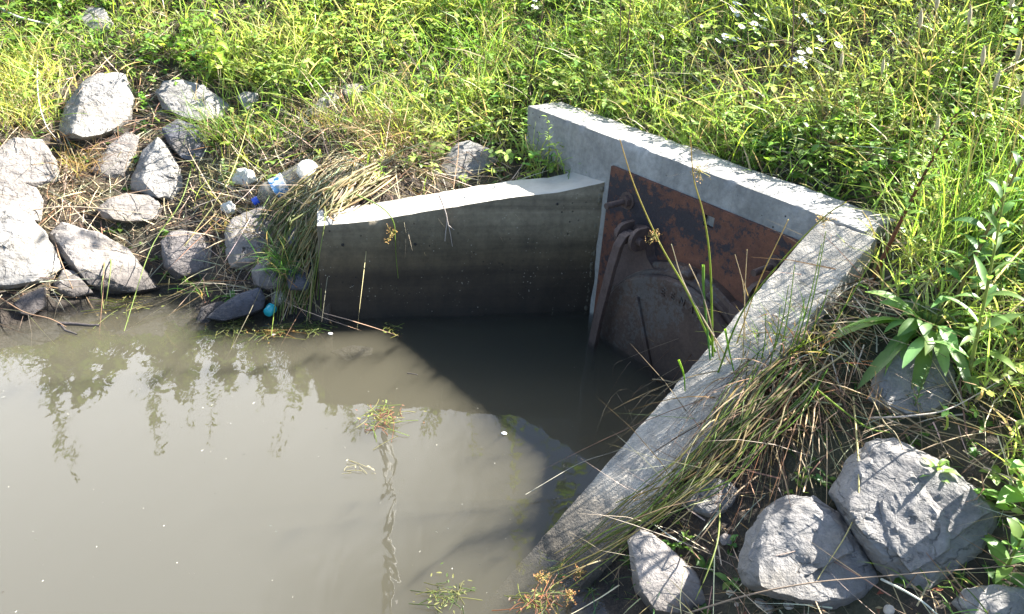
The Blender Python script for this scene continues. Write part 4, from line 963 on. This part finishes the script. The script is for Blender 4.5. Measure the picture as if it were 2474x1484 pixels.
tubes(g, P_, np.linspace(.0019, .0009, K)[None]*RNG.uniform(.6, 1.35, (n, 1)), cg, 5, cg*.6+np.array([.14, .12, .03]))
tag(g.build('swept_stems', M_leaf, rush), 'green stems lying over the concrete towards the water', kind='stuff')
# dead thatch hanging at the core
g = Bag(); n = 900; cx = RNG.normal(size=n)*115+1870; cy = RNG.normal(size=n)*55+925; H0 = hit(cx, cy)
an = RNG.uniform(-3.3, .3, n); d = nrm(np.c_[np.cos(an), np.sin(an)*.8-.3, RNG.uniform(-.1, 1.1, n)]); L = RNG.uniform(.10, .38, n)
ribbons(g, H0, d, L, RNG.uniform(.0018, .0038, n), np.c_[RNG.normal(size=(n, 2))*.3, -RNG.uniform(.5, 1.5, n)], np.where(RNG.random((n, 1)) < .5, jcol((.30, .22, .12), n, .3), jcol((.15, .085, .045), n, .3)), 7)
tag(g.build('dead_thatch', M_straw, rush), 'tangle of brown dead stems', kind='stuff')
g = Bag(); n = 260; cx = RNG.normal(size=n)*95+1820; cy = RNG.normal(size=n)*30+860; H0 = hit(cx, cy)
ribbons(g, H0, tilt(n, .42, (-.15, -.05)), RNG.uniform(.05, .2, n), RNG.uniform(.002, .0042, n), np.c_[RNG.normal(size=(n, 2))*.3, -RNG.uniform(0, .5, n)], np.where(RNG.random((n, 1)) < .6, jcol((.15, .24, .04), n), jcol((.36, .28, .14), n)), 5)
tag(g.build('short_blades', M_leaf, rush), kind='stuff')
# named upright stems read off the photograph
def stem(px, py, r0, r1, col, tip=None, head=None, headr=.018, name='stem'):
    base = wingpt(px[0], py[0]); q = vplane(px, py, base); b = Bag(); tube1(b, q, r0*.85, r1*1.3, col, tip, K=26); o = b.build(name, M_leaf, rush)
    if head is not None:
        hb = Bag(); hp = vplane(head[0], head[1], base); rush_seed(hb, hp, headr); hb.build('seed_head', M_straw, rush)
GR = (.17, .27, .035)
stem([1728,1660,1595,1535,1497], [850,705,590,455,335], .0036, .0009, GR, (.36, .25, .10), (1580, 572), .022)
stem([1722,1716,1700,1676,1668], [860,640,520,430,330], .0038, .0008, GR, (.36, .25, .10), (1690, 415), .026)
stem([1735,1790,1880,1985,2045], [900,760,640,530,488], .0030, .0010, GR, (.30, .28, .08), (1990, 535), .020)
stem([1716,1706,1700,1699], [870,770,700,640], .0026, .0032, (.06, .17, .05), (.20, .32, .06))
stem([1765,1660,1622], [880,700,590], .0024, .0008, (.40, .33, .27), (.45, .40, .34))
stem([1740,1700,1665], [870,720,638], .0022, .0008, (.40, .33, .27))
stem([1800,1797,1776], [820,700,615], .0016, .0006, (.40, .33, .27)); stem([1795,1800,1805], [860,700,603], .0016, .0006, (.40, .33, .27))
stem([1780,1830,1905], [830,690,530], .0020, .0008, (.33, .27, .10), (.42, .33, .2))
stem([1655,1652,1640], [945,905,870], .0018, .0024, (.16, .30, .03), (.30, .45, .05))
stem([1775,1762,1752], [905,850,795], .0018, .0024, (.16, .32, .03), (.30, .45, .05))
for (a, b_, c, d_) in ((1870,850,1905,690),(1885,855,1920,640),(1925,830,1985,590),(1935,840,1995,560),(1840,870,1850,760),(1905,860,1945,720),(1960,800,2000,700),(1860,880,1885,740),(2010,790,2120,600)):
    stem([a, (a+c)/2+4, c], [b_, (b_+d_)/2, d_], .0022, .0007, (.14, .23, .04), (.22, .28, .08))
for (hx, hy) in ((1310, 1395), (1375, 1440), (1400, 1385), (1510, 1130), (1955, 770), (1960, 1320)):
    hb = Bag(); p = hit1(hx, hy); p = p+nrm(CAMP-p)*.035; rush_seed(hb, p, .02, 34, (.26, .13, .04)); hb.build('seed_head', M_straw, rush)
# long bent single stems crossing the lower right
for k, (xs, ys, lab, c, r) in enumerate((
    ([1905,1985,2090,2150], [880,950,1030,1045], 'long bright green bent stem pointing at the largest boulder', (.24, .32, .06), .0026),
    ([2070,2130,2165,2195], [880,1010,1050,1120], 'thin stem dropping to the largest boulder', (.30, .24, .13), .0018),
    ([2062,2075,2060,1975], [960,1150,1260,1400], 'long pale stem hanging across the rounded triangle boulder', (.40, .34, .14), .0024),
    ([1740,1735,1710,1680], [1210,1300,1380,1450], 'yellow green stem across the white topped boulder', (.32, .36, .12), .0020),
    ([1830,1770,1700,1660], [1150,1200,1290,1340], 'brown bent stem above the white topped boulder', (.28, .2, .12), .0020),
    ([1655,1800,1950,2100,2470], [1484,1440,1410,1395,1365], 'long thin dry stem lying along the bottom of the boulders', (.26, .19, .13), .0022),
    ([2130,2180,2230,2270], [1400,1425,1455,1490], 'white grass blade arching at the bottom', (.6, .6, .5), .0028),
    ([2100,2200,2300,2440], [1010,1005,985,905], 'pale forked twig right of the smooth grey rock', (.42, .36, .30), .0026),
    ([1780,1850,1910,1960], [1375,1350,1335,1320], 'dead branching flower stalk lying on the rounded triangle boulder', (.38, .28, .22), .0018),
    ([1270,1400,1500,1560], [1195,1120,1085,1040], 'hair thin stem reaching over the water from the wing wall', (.35, .33, .25), .0012))):
    p = hit(np.array(xs, float), np.array(ys, float)); d = nrm(CAMP-p); p = p+d*np.array([.10 if len(xs) < 6 else .05]*len(xs))[:, None]; p[0] -= d[0]*.07; p[-1] -= d[-1]*.03
    e = wiry(p[0], p, lab, c, r, group='loose stems at the lower right')
    if k == 8:
        tb = Bag()
        for j in range(14):
            t = j/13; q = p[0]+(p[-1]-p[0])*t; dd = nrm(p[-1]-p[0]); s_ = nrm(np.cross(dd, d[0]))*(1 if j % 2 else -1)
            tube1(tb, [q, q+(dd*-.6+s_*.8)*.02, q+(dd*-1+s_*1.0)*.035], .0009, .0005, c, K=5, sides=4)
        tb.build('twiglets', M_straw, e)
# left rush clump beside the wing wall
lb_ = hit1(905, 360)
rl = empty('rush_clump', lb_, 'straw coloured rush clump spilling past the end of the left wall', 'rush clump', 'rush clumps')
g = Bag(); n = 270; K = 10; paths = []
sx = RNG.normal(size=n)*42+895; sy = RNG.normal(size=n)*20+385; f = RNG.random(n)**.8
ex = 700+RNG.normal(size=n)*34+(1-f)*RNG.uniform(-150, 60, n)+f*18; ey = 770-(1-f)*230+RNG.normal(size=n)*12; ey = np.minimum(ey, 790)
S0 = hit(sx, sy); tt = np.linspace(0, 1, 6); allp = np.zeros((n, 6, 3))
for j, t in enumerate(tt):
    bx = -26*math.sin(math.pi*t)*(1+.4*RNG.normal(size=n)); by = -34*math.sin(math.pi*t)*(1+.4*RNG.normal(size=n))
    p = hit(sx+(ex-sx)*t+bx, sy+(ey-sy)*t+by); d = nrm(CAMP-p); allp[:, j] = p+d*((.01+.10*math.sin(math.pi*min(1, t)))*RNG.uniform(.3, 1.3, n))[:, None]
for k in range(n):
    w = allp[k]
    w += RNG.normal(size=w.shape)*np.array([.006, .006, .005])*(1 if k % 3 else 2.2)
    for q in w:
        r_ = q[:2]-A_; u_ = (r_@LD)/(LD@LD); v_ = r_@LN
        if u_ > -.03 and -.02 < v_ < .2: q[2] = max(q[2], float(np.interp(u_, _lt, _lz))+.012) if u_ > .02 else q[2]
    paths.append(smooth_path(w, K))
P_ = np.array(paths); fr = f[:, None]; ca = jcol((.52, .44, .29), n, .25); cb2 = np.where(RNG.random((n, 1)) < .42, jcol((.14, .22, .04), n), jcol((.38, .31, .16), n))
tubes(g, P_, np.linspace(.0028, .0015, K)[None]*RNG.uniform(.7, 1.4, (n, 1)), ca, 5, cb2)
tag(g.build('swept_stems', M_leaf, rl), 'stems bleached at the root and green at the tips', kind='stuff')
g = Bag(); n = 380; H0 = hit(RNG.normal(size=n)*55+930, RNG.normal(size=n)*26+345)
ribbons(g, H0, tilt(n, .45, (-.1, -.1)), RNG.uniform(.08, .3, n), RNG.uniform(.002, .004, n), np.c_[RNG.normal(size=(n, 2))*.4, -RNG.uniform(.1, 1.0, n)], np.where(RNG.random((n, 1)) < .7, jcol((.36, .25, .13), n, .3), jcol((.16, .24, .05), n)), 6)
tag(g.build('short_blades', M_straw, rl), kind='stuff')
for (hx, hy) in ((872, 545),):
    pass
# grass tufts and long arching stems over the left rocks
def tuft(px, py, n, H, label, col=(.16, .25, .05), spread=.35, bias=(0, 0), w=(.0022, .004), name='grass_tuft', jit=.03, dry=.25, group='grass tufts among the left rocks'):
    b = hit1(px, py); e = empty(name, b, label, 'grass tuft', group); g = Bag(); c = jcol(col, n); dk = RNG.random(n) < dry; c[dk] = jcol((.36, .27, .14), dk.sum())
    ribbons(g, b+RNG.normal(size=(n, 3))*[jit, jit, 0], tilt(n, spread, bias), RNG.uniform(.4, 1, n)*H, RNG.uniform(*w, n), np.c_[RNG.normal(size=(n, 2))*.25, -RNG.uniform(.1, .7, n)], c, 7)
    g.build('blades', M_leaf, e)
tuft(530, 330, 150, .34, 'big green rush tuft right of the shaded blue grey rock', spread=.45, bias=(-.2, -.2), jit=.06)
tuft(190, 400, 130, .20, 'orange brown grass tuft below the tall white rock', (.32, .2, .08), .5, jit=.07, dry=.5)
tuft(660, 330, 120, .26, 'green grass tuft in the middle above the bottle', spread=.5, jit=.07)
tuft(820, 300, 120, .22, 'yellowish grass tuft behind the left rush clump', (.28, .28, .08), .5, jit=.07, dry=.5)
tuft(60, 290, 110, .3, 'long pale grass tuft at the left edge', (.26, .32, .09), .5, (-.1, -.1), jit=.08)
tuft(490, 690, 60, .10, 'small green waterside tuft below the round dark boulder', (.12, .24, .05), .7, jit=.05)
tuft(610, 560, 70, .22, 'straw tuft on the blocky rock', (.32, .28, .12), .6, (-.3, -.4), jit=.05, dry=.7)
tuft(1350, 405, 50, .14, 'thin grass tuft in front of the headwall end', (.10, .2, .04), .45, jit=.05)
tuft(700, 660, 120, .30, 'dense green rushes leaning on the end of the left wall', (.09, .19, .05), .3, (-.05, -.5), jit=.04)
tuft(1590, 1395, 60, .10, 'shaded grass tuft at the water below the flattened rushes', (.07, .14, .05), .8, jit=.07, group='grass tufts at the lower right')
tuft(1450, 1440, 80, .10, 'dark grass tuft on the mud at the water edge', (.07, .13, .05), .9, jit=.08, group='grass tufts at the lower right')
tuft(2330, 1420, 50, .12, 'bright bladed tuft above the corner rock', (.2, .33, .07), .7, jit=.06, group='grass tufts at the lower right')
tuft(1975, 800, 90, .12, 'red brown dry tuft at the foot of the red stem', (.3, .12, .06), .7, jit=.07, dry=.4, group='grass tufts at the lower right')
for k, (xs, ys, lab, c) in enumerate((
    ([480,440,365,300], [330,480,600,800], 'long thin green stem arching from the tuft down to the water', (.25, .33, .08)),
    ([620,560,470,380], [220,420,560,690], 'pale stem running from grass to the brown faced boulder', (.38, .36, .14)),
    ([700,690,672,655], [430,560,680,812], 'lone yellow green rush standing in the water by the teal cap bottle', (.30, .38, .06)),
    ([250,252,245,250], [590,640,700,745], 'left of two short reeds in front of the brown faced boulder', (.28, .33, .10)),
    ([262,268,262,255], [600,640,690,735], 'right of two short reeds in front of the brown faced boulder', (.28, .33, .10)),
    ([0,150,300,470], [520,500,510,535], 'long dry stem lying level across the left rocks', (.42, .34, .24)),
    ([130,140,155,185], [560,610,650,720], 'thin rusty stem leaning over the small wedge stone', (.36, .22, .13)),
    ([90,92,110,140], [140,230,300,340], 'crooked white dead stem at upper left', (.6, .57, .52)),
    ([0,40,100,132], [20,40,55,62], 'white weathered stick at the upper left corner', (.6, .57, .54)),
    ([440,540,590,620], [0,150,260,330], 'long leaning green stem above the long grey rock', (.28, .38, .08)),
    ([560,640,720,900], [60,160,230,330], 'long green blade leaning right across the grass', (.26, .36, .08)),
    ([0,60,120,160], [720,755,770,790], 'brown cane sloping into the water at the left edge', (.24, .15, .09)))):
    p = hit(np.array(xs, float), np.array(ys, float)); d = nrm(CAMP-p); p = p+d*np.array([.02, .10, .10, .02])[:, None]; wiry(p[0], p, lab, c, .0026 if k not in (8,) else .006, group='loose stems on the left bank')
# twig hanging over the left wall face and a rush head with it
bt = A_+LD*.46+LN*.02; 
wp = lambda px, py, o_=-.01: at_plane(np.asarray(px, float), np.asarray(py, float), np.array([A_[0], A_[1], 0])+np.array([LN[0], LN[1], 0])*o_, np.array([LN[0], LN[1], 0]))
q = wp([1060,1072,1080,1077,1075], [470,500,530,560,583]); e = wiry(q[0], q, 'bare grey twig hanging over the left wall face', (.42, .36, .32), .0028, 'twig', 'twig')
b = Bag(); q2 = wp([1080,1088,1093], [530,565,596]); tube1(b, q2, .0018, .0009, (.42, .36, .32)); q2 = wp([1084,1098], [545,556]); tube1(b, [q2[0], (q2[0]+q2[1])/2, q2[1]], .0014, .0008, (.42, .36, .32)); b.build('side_twig', M_straw, e)
q = wp([860,920,950,955,957,962], [470,500,535,580,620,672], -.012); e = wiry(q[0], q, 'green rush with a brown seed head hanging over the left wall face', (.2, .27, .06), .0026, 'rush stem', 'rush')
hb = Bag(); rush_seed(hb, wp([945], [560], -.015)[0], .02, 22, (.4, .24, .07)); rush_seed(hb, wp([938], [580], -.015)[0], .014, 16, (.4, .24, .07)); hb.build('seed_head', M_straw, e)
for x_, y_, r_ in ((828, 592, .005), (1003, 590, .005), (1346, 493, .004)):
    p = wp([x_], [y_], .0015)[0]; bm = bmesh.new(); bmesh.ops.create_cone(bm, cap_ends=True, segments=12, radius1=r_, radius2=r_, depth=.006)
    bm.transform(Matrix.Translation(Vector(p)) @ Vector((LN[0], LN[1], 0)).to_track_quat('Z', 'Y').to_matrix().to_4x4()); bmobj('tie_hole', bm, simple('tie_hole_dark', (.015, .013, .012), .9), lw)

# ---------------------------------------------------------------- things floating on the water
def floater(px, py, n, r, label, cols, name='floating_weed'):
    c = at_z(px, py, .003); e = empty(name, c, label, 'floating weed', 'weeds floating on the water'); g = Bag()
    an = RNG.random(n)*6.28; L = RNG.uniform(.3, 1, n)*r; rt = c+np.c_[RNG.normal(size=(n, 2))*r*.35, RNG.random(n)*.006]
    cc = np.array([cols[k] for k in RNG.integers(0, len(cols), n)])*RNG.uniform(.7, 1.3, (n, 1))
    tubes(g, curve_pts(rt, nrm(np.c_[np.cos(an), np.sin(an), RNG.random(n)*.06]), L, np.c_[RNG.normal(size=(n, 2))*.4, np.zeros(n)-.12], 5), np.full((n, 6), .0011), cc, 3)
    m_ = n; an = RNG.random(m_)*6.28; rt = c+np.c_[RNG.normal(size=(m_, 2))*r*.5, RNG.random(m_)*.006]; LL = RNG.uniform(.006, .016, m_)
    leaves(g, rt, nrm(np.c_[np.cos(an), np.sin(an), RNG.random(m_)*.4]), LL, LL*.35, np.tile([0, 0, -.1], (m_, 1)), cc, 3); g.build('strands', M_leaf, e)
floater(925, 1010, 60, .075, 'reddish green weed raft floating in the middle of the pool', [(.3, .14, .08), (.18, .24, .05), (.3, .28, .1)])
floater(945, 797, 16, .04, 'small yellow weed sprig floating near the left wall', [(.35, .33, .08), (.2, .25, .06)])
floater(1080, 1440, 44, .055, 'green weed tuft floating at the bottom of the pool', [(.08, .12, .03), (.2, .2, .07)])
floater(660, 800, 60, .07, 'weed mat floating around the lone rush', [(.12, .18, .04), (.25, .25, .08), (.3, .18, .06)])
floater(560, 790, 50, .08, 'dark weed mat floating beside the wet black rock', [(.10, .15, .04), (.2, .2, .06)])
floater(865, 1132, 7, .05, 'thin pale weed star floating in the pool', [(.38, .34, .22)])
floater(1300, 1460, 50, .07, 'rusty weed debris in the shallow corner by the rushes', [(.3, .13, .06), (.2, .12, .08), (.2, .22, .05)])
floater(760, 790, 40, .06, 'shaded weed mat floating at the end of the left wall', [(.08, .13, .03), (.18, .2, .06)])
floater(310, 740, 34, .09, 'sparse grass floating below the brown faced boulder', [(.25, .28, .08), (.3, .24, .1)])
M_bark = simple('dark_wet_bark', (.05, .04, .035), .6, bumpk=.8)
for k, (xs, ys, r, lab) in enumerate((([140,180,215,240], [782,783,786,786], .007, 'dark knobbly stick floating at the left'), ([148,158,172,186], [786,798,803,808], .0045, 'small forked stick floating under the dark stick'), ([984,994,1006,1008], [902,903,905,907], .002, 'tiny dark twig floating in the shade edge'))):
    p = at_z(np.array(xs, float), np.array(ys, float), .004); e = empty('floating_stick', p[0], lab, 'stick', 'floating sticks'); b = Bag(); tube1(b, p, r, r*.6, (.05, .04, .03), K=14, sides=8); b.build('wood', M_bark, e)
for (px, py, lab) in ((798, 806, 'white petal floating close to the wall corner'), (1218, 1047, 'white petal floating by the reflected plants'), (660, 808, 'white petal floating beside the lone rush')):
    c = at_z(px, py, .003); bm = bmesh.new(); bmesh.ops.create_icosphere(bm, subdivisions=2, radius=.0085, matrix=Matrix.Translation(Vector(c)) @ Matrix.Diagonal((1, .8, .25, 1))); tag(recentre(bmobj('floating_petal', bm, M_pet)), lab, 'petal', 'floating petals')
g = Bag(); n = 300; px = RNG.uniform(0, 1500, n); py = RNG.uniform(780, 1484, n); P = at_z(px, py, .0015); P = P[height(P[:, 0], P[:, 1]) < -.03]; n = len(P)
an = RNG.random(n)*6.28; L = RNG.gamma(1.4, .0015, n)+.0008
ribbons(g, P, nrm(np.c_[np.cos(an), np.sin(an), np.full(n, .05)]), L, np.clip(L*.35, .0006, .0014), np.c_[RNG.normal(size=(n, 2))*.2, np.zeros(n)], np.where(RNG.random((n, 1)) < .8, (.62, .6, .5), (.08, .06, .05))*np.ones((n, 3)), 2)
tag(g.build('floating_specks', M_straw), 'pale pollen and seed specks drifting on the pool', 'floating specks', kind='stuff')

# ---------------------------------------------------------------- tall plants on the bank outside the top and right of the frame (mirrored in the pool, shading the lower right)
for k, (x, y, H) in enumerate(((1.78, 1.95, .45), (1.75, 1.5, .55), (1.5, 1.3, .5), (1.95, 1.25, .7), (2.05, 1.4, .8), (1.65, 1.05, .6), (1.85, 2.25, .5), (1.9, 1.0, .7))):
    z = float(height(x, y)[0]); leafy((x, y, z), H, 'tall leafy weed standing just beyond the right edge of the grass', 'weed', 'tall_weed', leaf=.14, wid=.22, K=60, lean=(-.05, 0), col=(.13, .24, .05), r=.005, group='tall weeds beyond the right edge')
for k, (px_, py_, H) in enumerate(((330, -50, .8), (480, -40, 1.2), (590, -80, .7), (735, -40, 1.25), (1120, -30, 1.2), (1395, -25, 1.1))):
    px_ += RNG.normal()*28; H *= RNG.uniform(.55, 1.1); b_ = hit1(px_, py_); leafy(b_, H, 'tall leafy weed higher on the bank, above the top of the picture', 'weed', 'tall_weed', leaf=.10, wid=.25, K=34, lean=(RNG.normal()*.22, RNG.normal()*.1), col=(.20, .28, .05), r=.004, group='tall weeds higher up the bank')
for k, (x, y, H) in enumerate(((-2.6, 5.3, 1.2), (-1.3, 5.6, 1.1), (-.6, 5.2, .9), (-3.4, 5.2, 1.4), (.5, 5.4, .8), (1.6, 5.3, 1.0))):
    z = float(height(x, y)[0]); leafy((x, y, z), H, 'tall leafy weed higher on the bank, above the top of the picture', 'weed', 'tall_weed', leaf=.18, wid=.22, K=70, lean=(RNG.normal()*.06, 0), col=(.15, .24, .05), r=.006, group='tall weeds higher up the bank')
for k in range(16):
    px_ = -60+k*95+RNG.normal()*30; py_ = -70-RNG.random()*140; b_ = hit1(px_, py_)
    leafy(b_, RNG.uniform(.35, .75), 'bushy weed higher on the bank, above the top of the picture', 'weed', 'bushy_weed', leaf=.17, wid=.35, K=90, lean=(RNG.normal()*.2, 0), col=(.22, .30, .06), r=.005, group='bushy weeds higher up the bank')
# slender metal pole far behind the bank, seen only as a streak in the water
az = math.radians(99.4); pd = 11.0; pp = np.array([math.cos(az)*pd, math.sin(az)*pd]); pe = empty('metal_pole', (pp[0], pp[1], 2.5), 'tall pale metal pole behind the bank, seen mirrored as a white streak in the pool', 'pole')
b = Bag(); tubes(b, np.array([[[pp[0], pp[1], z] for z in (2.3, 5, 8, 11, 14, 17)]]), np.full((1, 6), .065), np.array([[.85, .85, .83]]), 20); b.build('shaft', simple('pale_metal', (.88, .88, .86), .45, var=.05), pe)
print('objects', len(bpy.data.objects))
